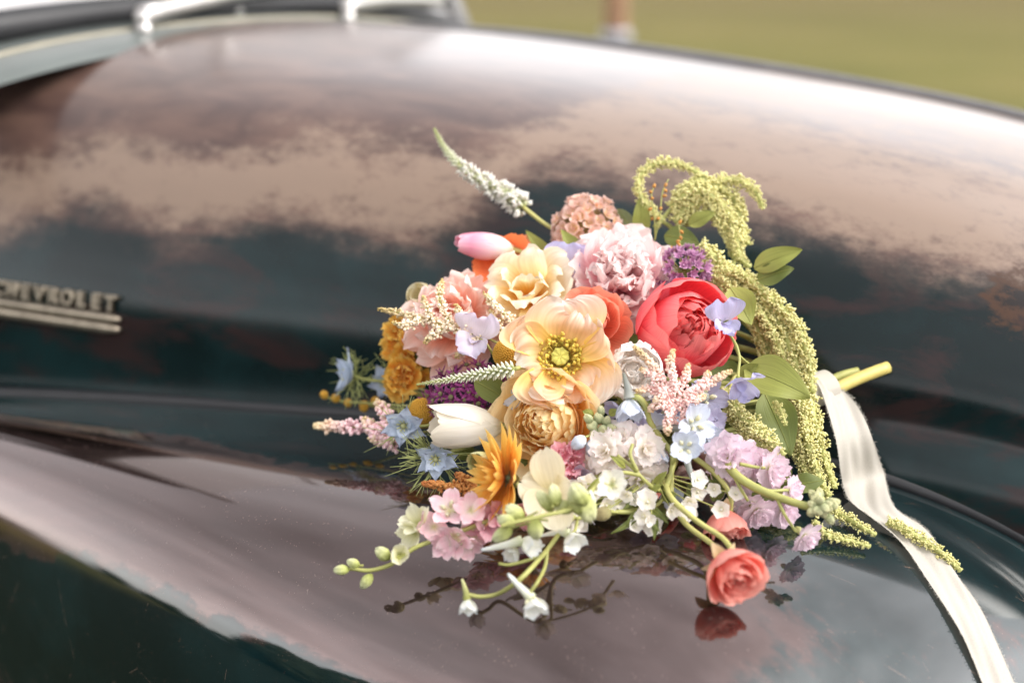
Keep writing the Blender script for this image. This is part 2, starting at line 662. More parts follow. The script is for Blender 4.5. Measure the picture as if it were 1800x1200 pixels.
# fender: seam by the hood, shallow gutter, crown, outer side; the nose closes as a dome
FU = [-0.35, -0.1, 0.1, 0.3, 0.5, 0.7, 0.88, 1.0, 1.09, 1.16, 1.215, 1.26, 1.285, 1.295]
F_VS = [(-0.35, 0.70), (-.1, .662), (.2, .627), (.45, .592), (.7, .552), (.95, .507), (1.15, .468), (1.33, .44)]
F_ZS = [(-0.35, 0.93), (-.1, .985), (.2, 1.012), (.45, 1.030), (.7, 1.042), (.95, 1.048), (1.15, 1.048), (1.33, 1.04)]
F_VO = [(-0.35, 0.74), (-.1, .80), (.235, .860), (.5, .915), (.8, .965), (1.05, .965), (1.33, .94)]
DOME0, DOME1, ZBOT = 0.93, 1.30, 0.55


def dome(u, q):
    """How far the nose of the fender has rounded over; the inner side stays up longer."""
    q = min(max(q, 0), 1)
    d1 = DOME1 + 0.20 * (1 - q) ** 1.5
    return 1.0 if u <= DOME0 else math.sqrt(max(0.0, 1 - ((u - DOME0) / (d1 - DOME0)) ** 2))


def fender_net():
    net = []
    for u in FU:
        vs, zs, vo = (float(curve([u], t)[0]) for t in (F_VS, F_ZS, F_VO))
        wd = vo - vs
        row = [(vs - 0.03, zs - 0.03), (vs - 0.004, zs - 0.004), (vs + 0.10 * wd, zs + 0.004), (vs + 0.30 * wd, zs + 0.006), (vs + 0.52 * wd, zs + 0.012), (vs + 0.74 * wd, zs - 0.002),
               (vs + 0.90 * wd, zs - 0.048), (vo, zs - 0.13), (vo + 0.004, zs - 0.24), (vo - 0.004, zs - 0.36), (vo - 0.02, zs - 0.48)]
        net.append([TW(u, v, ZBOT + (z - ZBOT) * dome(u, (v - vs) / wd)) for v, z in row])
    return np.array(net)


FN = bspl(fender_net(), 110, 120)
fuu = (FN - OR) @ AX
ffr = np.linspace(0, 1, 120)[None, :].repeat(110, 0)
fwear_refl = 0.35 + 0.75 * np.clip((ffr - 0.36) / 0.18, 0, 1) * np.clip((1.12 - fuu) / 0.15, 0, 1) - 0.55 * np.clip((0.30 - ffr) / 0.1, 0, 1) - 0.8 * np.clip((ffr - 0.60) / 0.08, 0, 1)  # rust mask, also painting in the dark reflections on side and gutter
fm = MB()
fm.grid(FN, np.stack([fwear_refl, ffr, fuu], -1))
fender = fm.build('front_fender', FENDER_PAINT, truck)
fend_bvh = bvh_of(fm)
body_bvh = bvh_of(fm, hm)


def surf(px, py, lift=0.0):
    """Depth of the bodywork behind a pixel, less a lift towards the camera."""
    p = ray_px(body_bvh, px, py)
    return (p - CAM) @ FWD - lift


# dark welt between hood and fender
welt = MB()
wp_ = []
for i in range(4, 104, 3):
    k = np.argmin(np.abs((FN[i] - OR) @ BX - float(curve([fuu[i, 10]], F_VS)[0])))
    wp_.append(FN[i, k] + np.array([0, 0, 0.004]))
wp_ = smooth_path(wp_, 70)
welt.tube(wp_, 0.0085, 10)
welt.build('fender_welt', BLACK, truck)

# cowl, windscreen, wipers, cab
cow = MB()
Cn = []
for du, dz in ((0.012, -0.012), (0.0, 0.0), (-0.05, 0.012), (-0.10, 0.020), (-0.13, 0.012)):
    Cn.append([TW(-0.050 + du - 0.035 * (v / .6) ** 2, v, 1.416 - 0.045 * abs(v / .6) ** 2.2 - 0.06 * max(0, v / .6 - .6) ** 2 + dz) for v in np.linspace(-0.80, 0.70, 17)])
cow.grid(bspl(np.array(Cn), 14, 60))
COWL = simple('cowl_paint', (0.10, 0.115, 0.108, 1), 0.28, noise=0.12, scale=9, coat=0.4)
cow.build('cowl', COWL, truck)
cs = MB()
cs.tube([TW(-0.100 - 0.035 * (v / .6) ** 2, v, 1.426 - 0.045 * abs(v / .6) ** 2.2 - 0.06 * max(0, v / .6 - .6) ** 2) for v in np.linspace(-0.80, 0.7, 34)], 0.0045, 8)
cs.build('cowl_bead', simple('cream_bead', (0.27, 0.245, 0.18, 1), 0.4), truck)


def ws(v, h):
    """Point on the windscreen: v across, h up the glass."""
    return TW(-0.165 - 0.04 * (v / .6) ** 2 - 0.42 * h, v, 1.432 - 0.040 * abs(v / .6) ** 2.2 + h)


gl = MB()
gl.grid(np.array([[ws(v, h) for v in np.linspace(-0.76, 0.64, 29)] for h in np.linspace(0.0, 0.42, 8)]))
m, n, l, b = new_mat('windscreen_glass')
b.inputs['Base Color'].default_value = (0.42, 0.41, 0.41, 1)  # pale grey put in for reflected sky and the bright cab behind
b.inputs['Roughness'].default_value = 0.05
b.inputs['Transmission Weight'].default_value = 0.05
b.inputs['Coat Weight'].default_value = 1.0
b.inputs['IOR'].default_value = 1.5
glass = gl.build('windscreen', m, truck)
gk = MB()
gk.tube([ws(v, 0.014) for v in np.linspace(-0.77, 0.66, 44)], 0.023, 10)
gk.build('gasket', BLACK, glass)
dv = MB()
dv.tube([ws(0.0, h) + AX * 0.01 for h in np.linspace(0.0, 0.42, 5)], 0.011, 8)
dv.build('centre_bar', CHROME, glass)
for s, v in ((-1, -0.775), (1, 0.655)):
    pl = MB()
    pl.tube([ws(v, h) for h in np.linspace(-0.02, 0.46, 7)], [0.03, 0.026, .022, .022, .022, .025, .03], 10)
    pl.build('door_pillar', simple('pillar_paint', (0.16, 0.155, 0.15, 1), 0.35), truck)
rf = MB()
Rn = []
for u_, z_ in ((-0.36, 1.85), (-0.44, 1.90), (-0.60, 1.945), (-1.0, 1.96), (-1.35, 1.93), (-1.45, 1.8), (-1.47, 1.4), (-1.47, 0.9)):
    Rn.append([TW(u_ - 0.05 * (v / .6) ** 2, v, z_ - 0.10 * abs(v / .68) ** 3) for v in np.linspace(-0.68, 0.68, 13)])
rf.grid(bspl(np.array(Rn), 40, 30))
rf.build('cab_roof', HOOD_PAINT, truck)
for s in (-1, 1):
    dr = MB()
    dr.grid(np.array([[TW(u_, s * (0.70 + 0.03 * math.sin(max(0, 1.3 - z_) * 2)), z_) for u_ in np.linspace(-1.46, -0.28, 8)] for z_ in np.linspace(0.45, 1.40, 10)]))
    dr.build('door', FENDER_PAINT, truck)

# wipers: chromed pivot, arm and blade
for v0, v1, nm in ((0.27, -0.26, 'wiper'), (-0.20, -0.66, 'wiper')):
    p0 = TW(-0.085 - 0.035 * (v0 / .6) ** 2, v0, 1.428 - 0.045 * abs(v0 / .6) ** 2.2)
    wip = MB()
    wip.tube([p0 + np.array([0, 0, -0.012]), p0 + np.array([0, 0, 0.010])], [0.012, 0.011], 12)
    wip.blob(p0 + np.array([0, 0, 0.004]), (0, 0, 1), 0.024, 0.014, 12, 8)
    base = wip.build('wiper_pivot', CHROME, truck)
    am = MB()
    end = ws(v1, 0.060) + AX * 0.03
    am.tube(smooth_path([p0 + np.array([0, 0, 0.020]), p0 * 0.65 + end * 0.35 + np.array([0, 0, 0.018]), end], 12), [0.014] + [0.013] * 5 + [0.010] * 6, 8)
    am.build('wiper_arm', CHROME, base)
    bl = MB()
    bl.tube([ws(v1 + 0.20, 0.048) + AX * 0.014, ws(v1, 0.062) + AX * 0.016, ws(v1 - 0.10, 0.07) + AX * 0.014], 0.006, 6)
    bl.build('wiper_blade', BLACK, base)

# badge on the hood side: lettering over a double ribbed spear
p_r = ray_px(hood_bvh, 214, 568)
ub, zbdg = (p_r - OR) @ AX, p_r[2]


def hood_side(u, z):
    """Point and outward normal on the near hood side."""
    o = TW(u, 2.0, z)
    h = hood_bvh.ray_cast(Vector(o), Vector(-BX), 3)
    if h[0] is None:
        h = hood_bvh.find_nearest(Vector(TW(u, 0.62, z)))
    return np.array(h[0]), np.array(h[1]) * (1 if np.dot(h[1], BX) > 0 else -1)


sp = MB()
LEN = 0.30
for dz, r in ((0.004, 0.0060), (-0.0075, 0.0068)):
    P = []
    for u in np.linspace(ub - LEN, ub, 22):
        p, nn = hood_side(u, zbdg + dz)
        P.append(p + nn * 0.004)
    rad = np.full(22, r)
    rad[-2:] = (r * 0.9, r * 0.45)
    sp.tube(P, rad, 10)
BADGE = simple('tarnished_chrome', (0.33, 0.28, 0.215, 1), 0.34, 0.8, noise=0.25, scale=60)
badge = sp.build('hood_badge', BADGE, truck)
word = 'CHEVROLET'
cu = bpy.data.curves.new('letter', 'FONT')
for k, ch in enumerate(word):
    cu = bpy.data.curves.new('letter', 'FONT')
    cu.body = ch
    cu.size = 0.025
    cu.extrude = 0.004
    cu.bevel_depth = 0.0006
    cu.offset = 0.0006
    cu.align_x = 'CENTER'
    tmp = bpy.data.objects.new('letter', cu)
    COL.objects.link(tmp)
    dg = bpy.context.evaluated_depsgraph_get()
    me = bpy.data.meshes.new_from_object(tmp.evaluated_get(dg))
    bpy.data.objects.remove(tmp)
    u = ub - 0.014 - 0.0225 * (len(word) - 1 - k)
    p, nn = hood_side(u, zbdg + 0.013)
    up = np.array([0, 0, 1.0]) - nn * nn[2]
    up /= np.linalg.norm(up)
    rt = np.cross(up, nn)
    p = p + nn * 0.003
    Mw = Matrix(((rt[0], up[0], nn[0], p[0]), (rt[1], up[1], nn[1], p[1]), (rt[2], up[2], nn[2], p[2]), (0, 0, 0, 1)))
    me.transform(M_TRUCK.inverted() @ Mw)
    me.materials.clear()
    me.materials.append(BADGE)
    o = bpy.data.objects.new('letter', me)
    COL.objects.link(o)
    o.parent = badge

# fence post in the field beyond the hood
pb = at(1083, 40, 9.5)
M_ = Matrix.Translation((pb[0], pb[1], 0.0))
post = thing('fence_post', 'weathered brown wooden post standing in the field beyond the hood', 'post', M_)
WOOD = simple('weathered_wood', (0.30, 0.17, 0.10, 1), 0.8, noise=0.3, scale=8)
pm = MB()
pm.tube([(pb[0], pb[1], z) for z in np.linspace(-0.1, 1.75, 8)], [0.085, .085, .084, .083, .082, .08, .078, .07], 10)
pm.build('timber', WOOD, post)
pc = MB()
pc.tube([(pb[0], pb[1], z) for z in (1.02, 1.04, 1.10, 1.12)], [0.088, .105, .105, .088], 12)
pc.build('collar', simple('galvanised', (0.33, 0.33, 0.36, 1), 0.5, 0.6), post)


# ================================================================== flowers
def petal_mat(name, stops, transl=0.3, vein=0.17, rough=0.6, sheen=0.1, vscale=5.0):
    """Petal colour runs from claw (t=0) to rim (t=1); veins follow the petal."""
    m, n, l, b = new_mat(name)
    a = n.new('ShaderNodeAttribute')
    a.attribute_name = 'pt'
    sp = n.new('ShaderNodeSeparateXYZ')
    l.new(a.outputs['Vector'], sp.inputs['Vector'])
    r = ramp(n, [(p, lin(c)) for p, c in stops])
    mp = n.new('ShaderNodeMapping')
    mp.inputs['Scale'].default_value = (0.8, vscale, 9.0)
    x = n.new('ShaderNodeTexNoise')
    x.inputs['Scale'].default_value = 2.2
    x.inputs['Detail'].default_value = 4
    oi = n.new('ShaderNodeObjectInfo')
    ad = n.new('ShaderNodeVectorMath')
    ad.operation = 'ADD'
    l.new(a.outputs['Vector'], mp.inputs['Vector'])
    l.new(mp.outputs['Vector'], ad.inputs[0])
    l.new(oi.outputs['Random'], ad.inputs[1])
    l.new(ad.outputs['Vector'], x.inputs['Vector'])
    # the rim of the colour wanders
    ma = n.new('ShaderNodeMath')
    ma.operation = 'MULTIPLY_ADD'
    ma.inputs[1].default_value = 0.22
    l.new(x.outputs['Fac'], ma.inputs[0])
    mb_ = n.new('ShaderNodeMath')
    mb_.operation = 'SUBTRACT'
    mb_.inputs[1].default_value = 0.11
    l.new(sp.outputs['X'], ma.inputs[2])
    l.new(ma.outputs[0], mb_.inputs[0])
    l.new(mb_.outputs[0], r.inputs['Fac'])
    mr = n.new('ShaderNodeMapRange')
    mr.inputs['From Min'].default_value = 0.3
    mr.inputs['From Max'].default_value = 0.7
    mr.inputs['To Min'].default_value = 1 - vein
    mr.inputs['To Max'].default_value = 1 + vein * 0.6
    l.new(x.outputs['Fac'], mr.inputs['Value'])
    rn = n.new('ShaderNodeMapRange')
    rn.inputs['To Min'].default_value = 0.90
    rn.inputs['To Max'].default_value = 1.06
    l.new(oi.outputs['Random'], rn.inputs['Value'])
    mu = n.new('ShaderNodeMath')
    mu.operation = 'MULTIPLY'
    l.new(mr.outputs['Result'], mu.inputs[0])
    l.new(rn.outputs['Result'], mu.inputs[1])
    vm = n.new('ShaderNodeVectorMath')
    vm.operation = 'SCALE'
    l.new(r.outputs['Color'], vm.inputs[0])
    l.new(mu.outputs[0], vm.inputs['Scale'])
    l.new(vm.outputs['Vector'], b.inputs['Base Color'])
    b.inputs['Roughness'].default_value = rough
    b.inputs['Specular IOR Level'].default_value = 0.25
    b.inputs['Sheen Weight'].default_value = sheen
    bp = n.new('ShaderNodeBump')
    bp.inputs['Strength'].default_value = 0.4
    bp.inputs['Distance'].default_value = 0.0008
    l.new(x.outputs['Fac'], bp.inputs['Height'])
    l.new(bp.outputs['Normal'], b.inputs['Normal'])
    if transl > 0:
        tr = n.new('ShaderNodeBsdfTranslucent')
        l.new(vm.outputs['Vector'], tr.inputs['Color'])
        mx = n.new('ShaderNodeMixShader')
        mx.inputs['Fac'].default_value = transl
        l.new(b.outputs['BSDF'], mx.inputs[1])
        l.new(tr.outputs['BSDF'], mx.inputs[2])
        l.new(mx.outputs['Shader'], n['Material Output'].inputs['Surface'])
    return m


def width_of(shape, t):
    if shape == 'round':
        return np.where(t < .62, .22 + .78 * np.sin(np.pi / 2 * t / .62), np.sqrt(np.clip(1 - ((t - .62) / .39) ** 2, 0.02, 1)))
    if shape == 'broad':
        return np.where(t < .75, .18 + .82 * np.sin(np.pi / 2 * t / .75), np.sqrt(np.clip(1 - ((t - .75) / .30) ** 2, 0.1, 1)))
    if shape == 'wedge':
        return np.where(t < .8, .25 + .75 * t / .8, np.sqrt(np.clip(1 - ((t - .8) / .24) ** 2, 0.1, 1)))
    if shape == 'point':
        return np.clip(np.sin(np.pi * np.clip(t, 0, 1) ** 0.8), 0, 1) ** .85 * (1 - .1 * t) + .03 + .12 * (1 - t)
    if shape == 'strap':
        return np.where(t < .5, .55 + .45 * np.sin(np.pi * t), np.sqrt(np.clip(1 - ((t - .5) / .52) ** 2, .01, 1)))
    if shape == 'oval':
        return np.sqrt(np.clip(1 - ((t - .48) / .54) ** 2, .02, 1))
    return np.ones_like(t)


def petal_arrays(L, W, a0, a1, pw=1.0, cup=0.3, ruf=0.0, rn=3.0, shape='round', nt=9, ns=7, rng=RNG, edge=0.03, curl=0.0, notch=0.0, crinkle=0.0, wrap=0.0, fold=0.0, frill=0.0):
    t = np.linspace(0, 1, nt)
    tf = np.linspace(0, 1, 61)
    al = np.radians(a0 + (a1 - a0) * tf ** pw + curl * np.clip((tf - .72) / .28, 0, 1) ** 1.5)
    ds = L / 60
    rr_ = np.concatenate([[0], np.cumsum(np.sin((al[1:] + al[:-1]) / 2) * ds)])
    hh = np.concatenate([[0], np.cumsum(np.cos((al[1:] + al[:-1]) / 2) * ds)])
    s = np.linspace(-1, 1, ns)
    S, T = np.meshgrid(s, t)
    ph = rng.uniform(0, 6.28, 8)
    e = 1 + edge * (np.sin(2.1 * S + ph[0]) + .7 * np.sin(4.7 * S + ph[1]) + .5 * np.sin(9.3 * S + ph[2])) - notch * np.exp(-(S / .22) ** 2)
    Te = np.clip(T * (1 + (e - 1) * T ** 2), 0, 1.25)
    w = width_of(shape, T)
    Tc = np.clip(Te, 0, 1)
    al_ = np.interp(Tc, tf, al)
    over = (Te - Tc) * L
    r = np.interp(Tc, tf, rr_) + np.sin(al_) * over
    h = np.interp(Tc, tf, hh) + np.cos(al_) * over
    y = S * w * W / 2
    off = cup * W * (S * w) ** 2 * .5
    if ruf:
        off = off + ruf * W * (T ** 1.8) * (np.sin(rn * np.pi * S + ph[3]) * (.35 + .65 * np.abs(S)) + .5 * np.sin(rn * 2.3 * S + 3 * T + ph[4]))
    if crinkle:
        off = off + crinkle * W * (np.sin(11 * S + 5 * T + ph[5]) + np.sin(17 * T + 4 * S + ph[6]) * .6 + np.sin(23 * S + ph[7]) * .5 * T) * (0.2 + .8 * T)
    if frill:
        off = off + frill * W * T ** 5 * (np.sin(15 * S + ph[2]) + .7 * np.sin(27 * S + ph[1]) + .5 * np.sin(41 * S + ph[0]))
    if fold:
        off = off + fold * W * np.abs(S) * w
    if wrap:
        # bend the petal round the flower's axis at its own distance
        R = np.maximum(r, W * .12) / wrap
        an = np.clip(y / R, -2.2, 2.2)
        y2 = R * np.sin(an)
        off = off + R * (1 - np.cos(an))
        y = y2
    P = np.stack([r - off * np.cos(al_), y, h + off * np.sin(al_)], -1)
    A = np.stack([np.clip(Te, 0, 1), S, np.full_like(S, rng.uniform())], -1)
    return P, A


def petal_mesh(name, mat, **kw):
    mb = MB()
    P, A = petal_arrays(**kw)
    mb.grid(P, A)
    return mb.mesh(name, mat)


def frame(px, py, d, face, roll=0.0, back=0.0):
    """Matrix of a flower whose visible middle is at the pixel; face = (right, up, towards the camera)."""
    z = face[0] * RGT + face[1] * UPV - face[2] * FWD
    z = z / np.linalg.norm(z)
    ref = UPV if abs(z @ UPV) < 0.95 else RGT
    x = np.cross(ref, z)
    x /= np.linalg.norm(x)
    y = np.cross(z, x)
    c, s = math.cos(roll), math.sin(roll)
    x, y = c * x + s * y, -s * x + c * y
    p = at(px, py, d) - z * back
    return Matrix(((x[0], y[0], z[0], p[0]), (x[1], y[1], z[1], p[1]), (x[2], y[2], z[2], p[2]), (0, 0, 0, 1)))


G_FLOWERS = 'flowers of the bouquet on the fender'


def froot(name, label, cat, px, py, d, face, roll=0.0, back=0.0, group=G_FLOWERS):
    return thing(name, label, cat, frame(px, py, d, face, roll, back), group)


def layer(root, mat, n, r0=0.0, h0=0.0, phase=None, jit=0.10, nvar=3, name='petal', sj=0.08, tj=4.0, arc=None, **kw):
    """n petals in a ring round the root's axis (or over an arc of it, in degrees)."""
    nvar = min(nvar, n)
    ms = [petal_mesh(name, mat, **kw) for _ in range(nvar)]
    ph = random.uniform(0, 6.28) if phase is None else phase
    for i in range(n):
        a = ph + 2 * math.pi * i / n if arc is None else math.radians(arc[0] + (arc[1] - arc[0]) * (i + .5) / n)
        a += random.uniform(-jit, jit) * 2 * math.pi / n * 2
        k = 1 + random.uniform(-sj, sj)
        M = (Matrix.Translation((0, 0, h0 + random.uniform(-.03, .03) * kw['L'])) @ Matrix.Rotation(a, 4, 'Z') @ Matrix.Translation((r0, 0, 0))
             @ Matrix.Rotation(math.radians(random.uniform(-tj, tj)), 4, 'Y') @ Matrix.Rotation(math.radians(random.uniform(-tj, tj)), 4, 'X') @ Matrix.Scale(k, 4))
        put(name, ms[i % nvar], root, M)


STEM = simple('stem_green', lin('#a5a55f'), 0.5, noise=0.14, scale=90)
STEM_PALE = simple('stem_pale', lin('#b4b06a'), 0.5, noise=0.12, scale=80)
LEAF = petal_mat('leaf_green', [(0, '#a3a458'), (.5, '#8d9148'), (1, '#959a50')], 0.22, 0.16, 0.45, 0.05, 9)
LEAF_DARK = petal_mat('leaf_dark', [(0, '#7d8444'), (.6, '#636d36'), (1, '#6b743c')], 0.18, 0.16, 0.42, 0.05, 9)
LEAF_GREY = petal_mat('leaf_greyish', [(0, '#93966a'), (.6, '#7d845a'), (1, '#8a8f66')], 0.2, 0.14, 0.6, 0.1, 9)
BUDGREEN = petal_mat('bud_green', [(0, '#a9ab5c'), (.55, '#c9c888'), (1, '#d9d8a2')], 0.15, 0.1)
BIND = at(1452, 682, 1.330)


def stem(root, pts, r=0.0022, mat=None, name='stem', n=18, taper=0.8):
    mb = MB()
    P = smooth_path(pts, n)
    mb.tube(P, np.linspace(r, r * taper, n), 7)
    return mb.build(name, mat or STEM, root)


def stem_to_bind(root, r=0.0022, mat=None, bend=0.05):
    """A stem from the flower's base back into the tied bundle."""
    M = ROOTM[root.name]
    p = np.array(M.translation)
    z = np.array(M.col[2][:3])
    q = BIND + RNG.normal(0, 0.006, 3) + FWD * 0.01
    dist = np.linalg.norm(q - p)
    mid = p - z * min(bend, dist * .4) + (q - p) * 0.15
    mid2 = p * 0.35 + q * 0.65 + FWD * 0.012 - np.array([0, 0, 0.004])
    stem(root, [p + z * 0.002, mid, mid2, q], r, mat)


def px_path(pts):
    return [at(*p) for p in pts]


def leaf(root, p0, p1, wpx, mat=LEAF, bow=0.15, cup=0.25, side=0.0, name='leaf', ruf=0.05, fold=-.16):
    """A leaf from p0 to p1 (pixel, pixel, depth), its face turned to the camera; bow lifts the middle, side bends it in the picture plane."""
    a, b_ = at(*p0), at(*p1)
    L = np.linalg.norm(b_ - a)
    x = (b_ - a) / L
    nrm = -FWD + UPV * 0.35
    nrm = nrm - x * (nrm @ x)
    nrm /= np.linalg.norm(nrm)
    y = np.cross(nrm, x)
    W = wpx * p0[2] / FPX
    nt, ns = 15, 9
    t = np.linspace(0, 1, nt)
    s = np.linspace(-1, 1, ns)
    S, T = np.meshgrid(s, t)
    w = width_of('point', T)
    ph = RNG.uniform(0, 6.28, 3)
    off = bow * L * np.sin(np.pi * T) * .5 + fold * W * (1 - np.abs(S) * w) * .5 + ruf * W * np.sin(9 * T + ph[0]) * S + cup * W * .25 * S * S * np.sin(4 * T + ph[1])
    P = a + x * (T * L)[..., None] + y * (S * w * W / 2 + side * L * np.sin(np.pi * T))[..., None] + nrm * off[..., None]
    mb = MB()
    mb.grid(P, np.stack([T, S, np.full_like(S, RNG.uniform())], -1))
    o = mb.build(name, mat, root)
    rb = MB()
    k = ns // 2
    rb.tube(P[:-1, k] + nrm * 0.0002, np.linspace(0.0005, 0.0002, nt - 1), 5, attr=.5)
    rb.build('midrib', LEAF, o)
    return o


# ---- kinds -------------------------------------------------------------
def rose_like(root, R, mat, outer=6, mid=7, inner=12, core=8, open_=1.0, inner_mat=None, sep=True):
    im = inner_mat or mat
    layer(root, mat, outer, L=1.50 * R, W=1.55 * R, a0=88, a1=18 * open_, pw=.9, cup=.10, wrap=.8, shape='broad', nt=12, ns=11, edge=.025, curl=35 * open_, ruf=.02, h0=-.05 * R)
    layer(root, mat, mid, L=1.30 * R, W=1.25 * R, a0=80, a1=-2, pw=.8, cup=.08, wrap=.8, shape='broad', nt=11, ns=9, edge=.03, curl=14, r0=.02 * R, h0=0)
    layer(root, im, inner, L=1.12 * R, W=.85 * R, a0=62, a1=-14, pw=.7, cup=.06, wrap=.8, shape='broad', nt=9, ns=8, edge=.04, r0=.02 * R, h0=.10 * R, ruf=.03)
    layer(root, im, core, L=.90 * R, W=.55 * R, a0=34, a1=-16, pw=.8, cup=.06, wrap=.9, shape='broad', nt=8, ns=7, edge=.04, r0=.02 * R, h0=.22 * R, ruf=.05)


def tulip(root, R, Lh, mat, gap=0.0):
    for k, (n, sc) in enumerate(((3, .96), (3, 1.04))):
        layer(root, mat, n, L=Lh * 1.16 * sc, W=2.3 * R * sc, a0=78, a1=-26 + gap, pw=.45, cup=0, wrap=.93, shape='oval', nt=16, ns=11, edge=.012, curl=8, phase=k * math.pi / 3 + .3, jit=.02, tj=2.5, sj=.02, crinkle=.004)


def calyx(root, r, mat=LEAF, n=5, L=None, a0=100, a1=60):
    mb = MB()
    for i in range(n):
        P, A = petal_arrays(L or 2.2 * r, 1.0 * r, a0, a1, shape='point', nt=6, ns=3, cup=.3)
        an = 2 * math.pi * i / n
        c, s = math.cos(an), math.sin(an)
        P = np.stack([P[..., 0] * c - P[..., 1] * s, P[..., 0] * s + P[..., 1] * c, P[..., 2]], -1)
        mb.grid(P, A)
    mb.blob(np.array([0, 0, -1.2 * r]), (0, 0, 1), 1.5 * r, .55 * r, 8, 6)
    me = mb.mesh('calyx', mat)
    return put('calyx', me, root, Matrix.Identity(4))


def floret_mesh(name, mat, layers, centre=None):
    """One small blossom of several petals as a single mesh."""
    mb = MB()
    for n, kw in layers:
        ph = RNG.uniform(0, 6.28)
        for i in range(n):
            P, A = petal_arrays(**{**dict(nt=5, ns=5), **kw})
            an = ph + 2 * math.pi * i / n + RNG.normal(0, .12)
            c, s = math.cos(an), math.sin(an)
            P = np.stack([P[..., 0] * c - P[..., 1] * s, P[..., 0] * s + P[..., 1] * c, P[..., 2]], -1)
            mb.grid(P, A)
    if centre:
        mb.blob(np.array([0, 0, centre[0] * -.2]), (0, 0, 1), centre[0], centre[1], 6, 4, attr=(0, 0, 0))
    return mb.mesh(name, mat)


def look(z, roll=0.0):
    z = np.asarray(z, float)
    z = z / np.linalg.norm(z)
    ref = np.array([0, 0, 1.0]) if abs(z[2]) < .95 else np.array([1.0, 0, 0])
    x = np.cross(ref, z); x /= np.linalg.norm(x)
    y = np.cross(z, x)
    M = Matrix(((x[0], y[0], z[0], 0), (x[1], y[1], z[1], 0), (x[2], y[2], z[2], 0), (0, 0, 0, 1)))
    return M @ Matrix.Rotation(roll, 4, 'Z')


def ball(root, meshes, n, R, name='floret', squash=1.0, lo=-0.25, jit=.08, sj=.15):
    """Blossoms over a ball round the root, from polar height lo up to the pole."""
    ga = math.pi * (3 - math.sqrt(5))
    for i in range(n):
        z = 1 - (1 - lo) * (i + .5) / n
        rr2 = math.sqrt(max(0, 1 - z * z))
        a = i * ga
        v = np.array([rr2 * math.cos(a), rr2 * math.sin(a), z]) + RNG.normal(0, jit, 3)
        p = v * R * np.array([1, 1, squash])
        M = Matrix.Translation(p) @ look(v, random.uniform(0, 6.28)) @ Matrix.Scale(1 + random.uniform(-sj, sj), 4)
        put(name, meshes[i % len(meshes)], root, M)


def beads(mb, path, rad, size, per_m, spread=0.9, rng=RNG, lean=0.4, n=5, rings=3, tipgreen=False):
    """Many tiny buds round a path: rad(t) gives the plume's half-width in metres."""
    P = smooth_path(path, 80)
    tan = np.gradient(P, axis=0)
    tan /= np.linalg.norm(tan, axis=1)[:, None]
    seg = np.linalg.norm(np.diff(P, axis=0), axis=1)
    cum = np.concatenate([[0], np.cumsum(seg)])
    N = int(per_m * cum[-1])
    for i in range(N):
        t = (i + rng.uniform(0, 1)) / N
        x = t * cum[-1]
        p = np.array([np.interp(x, cum, P[:, k]) for k in range(3)])
        tg = np.array([np.interp(x, cum, tan[:, k]) for k in range(3)])
        v = rng.normal(0, 1, 3)
        v -= tg * (v @ tg)
        v /= np.linalg.norm(v)
        r = rad(t)
        q = p + v * r * rng.uniform(.25, spread)
        sz = size * rng.uniform(.7, 1.25) * (0.55 + 0.45 * min(1, (1 - t) * 5))
        mb.blob(q, v + tg * lean + rng.normal(0, .35, 3), sz * 1.25, sz * .5, n, rings, attr=(0, 0, t if tipgreen else rng.uniform()))
    return P


# ================================================================== the bouquet
def dd(py):
    return float(np.interp(py, [230, 300, 400, 480, 560, 640, 740, 800, 860, 950], [1.43, 1.40, 1.37, 1.345, 1.30, 1.255, 1.22, 1.20, 1.17, 1.135]))


def rad(rpx, d):
    return rpx * d / FPX


# ---- peach Iceland poppy, the middle of the bouquet
d = 1.225
R = rad(88, d)
PM = petal_mat('poppy_peach', [(0, '#f9e460'), (.22, '#ffe274'), (.46, '#ffde90'), (.72, '#ffdcae'), (.92, '#ffe4cc'), (1, '#fff6ec')], 0.42, 0.13, vscale=7)
o = froot('poppy', 'large open peach poppy with crinkled petals and a ring of yellow stamens', 'poppy', 985, 628, d, (-.08, .22, 1), .5, back=.25 * R)
layer(o, PM, 2, L=1.16 * R, W=2.5 * R, a0=74, a1=70, pw=1, cup=.10, wrap=.42, shape='broad', nt=30, ns=51, edge=.07, ruf=.035, rn=2.6, crinkle=.013, curl=22, phase=1.35, jit=.02, frill=.020, nvar=2)
layer(o, PM, 3, L=.98 * R, W=1.9 * R, a0=62, a1=50, pw=1, cup=.12, wrap=.42, shape='broad', nt=30, ns=51, edge=.08, ruf=.055, rn=2.8, crinkle=.016, curl=60, phase=-1.35, jit=.04, h0=.02 * R, frill=.028)
ST = petal_mat('stamen_yellow', [(0, '#d8d060'), (.6, '#efcf58'), (1, '#f8dc70')], 0.2, .2)
mb = MB()
for i in range(190):
    a = random.uniform(0, 6.28)
    el = random.uniform(.22, .42)
    r0, r1 = .10 * R, R * random.uniform(.26, .46)
    p0 = np.array([r0 * math.cos(a), r0 * math.sin(a), .06 * R])
    p1 = np.array([r1 * math.cos(a + .1), r1 * math.sin(a + .1), R * el])
    mb.tube([p0, (p0 + p1) / 2 + np.array([0, 0, -.03 * R]), p1], .0005, 3, cap=False)
    mb.blob(p1, RNG.normal(0, 1, 3),   .0042, .0016, 5, 3, attr=(0, 0, 0))
so = put('stamens', mb.mesh('stamens', ST), o, Matrix.Identity(4))
so['kind'] = 'stuff'
PG = petal_mat('pistil_green', [(0, '#a9ae4c'), (.6, '#c6be5a'), (1, '#ddd06c')], .05, .2, vscale=20)
mb = MB()
V = []
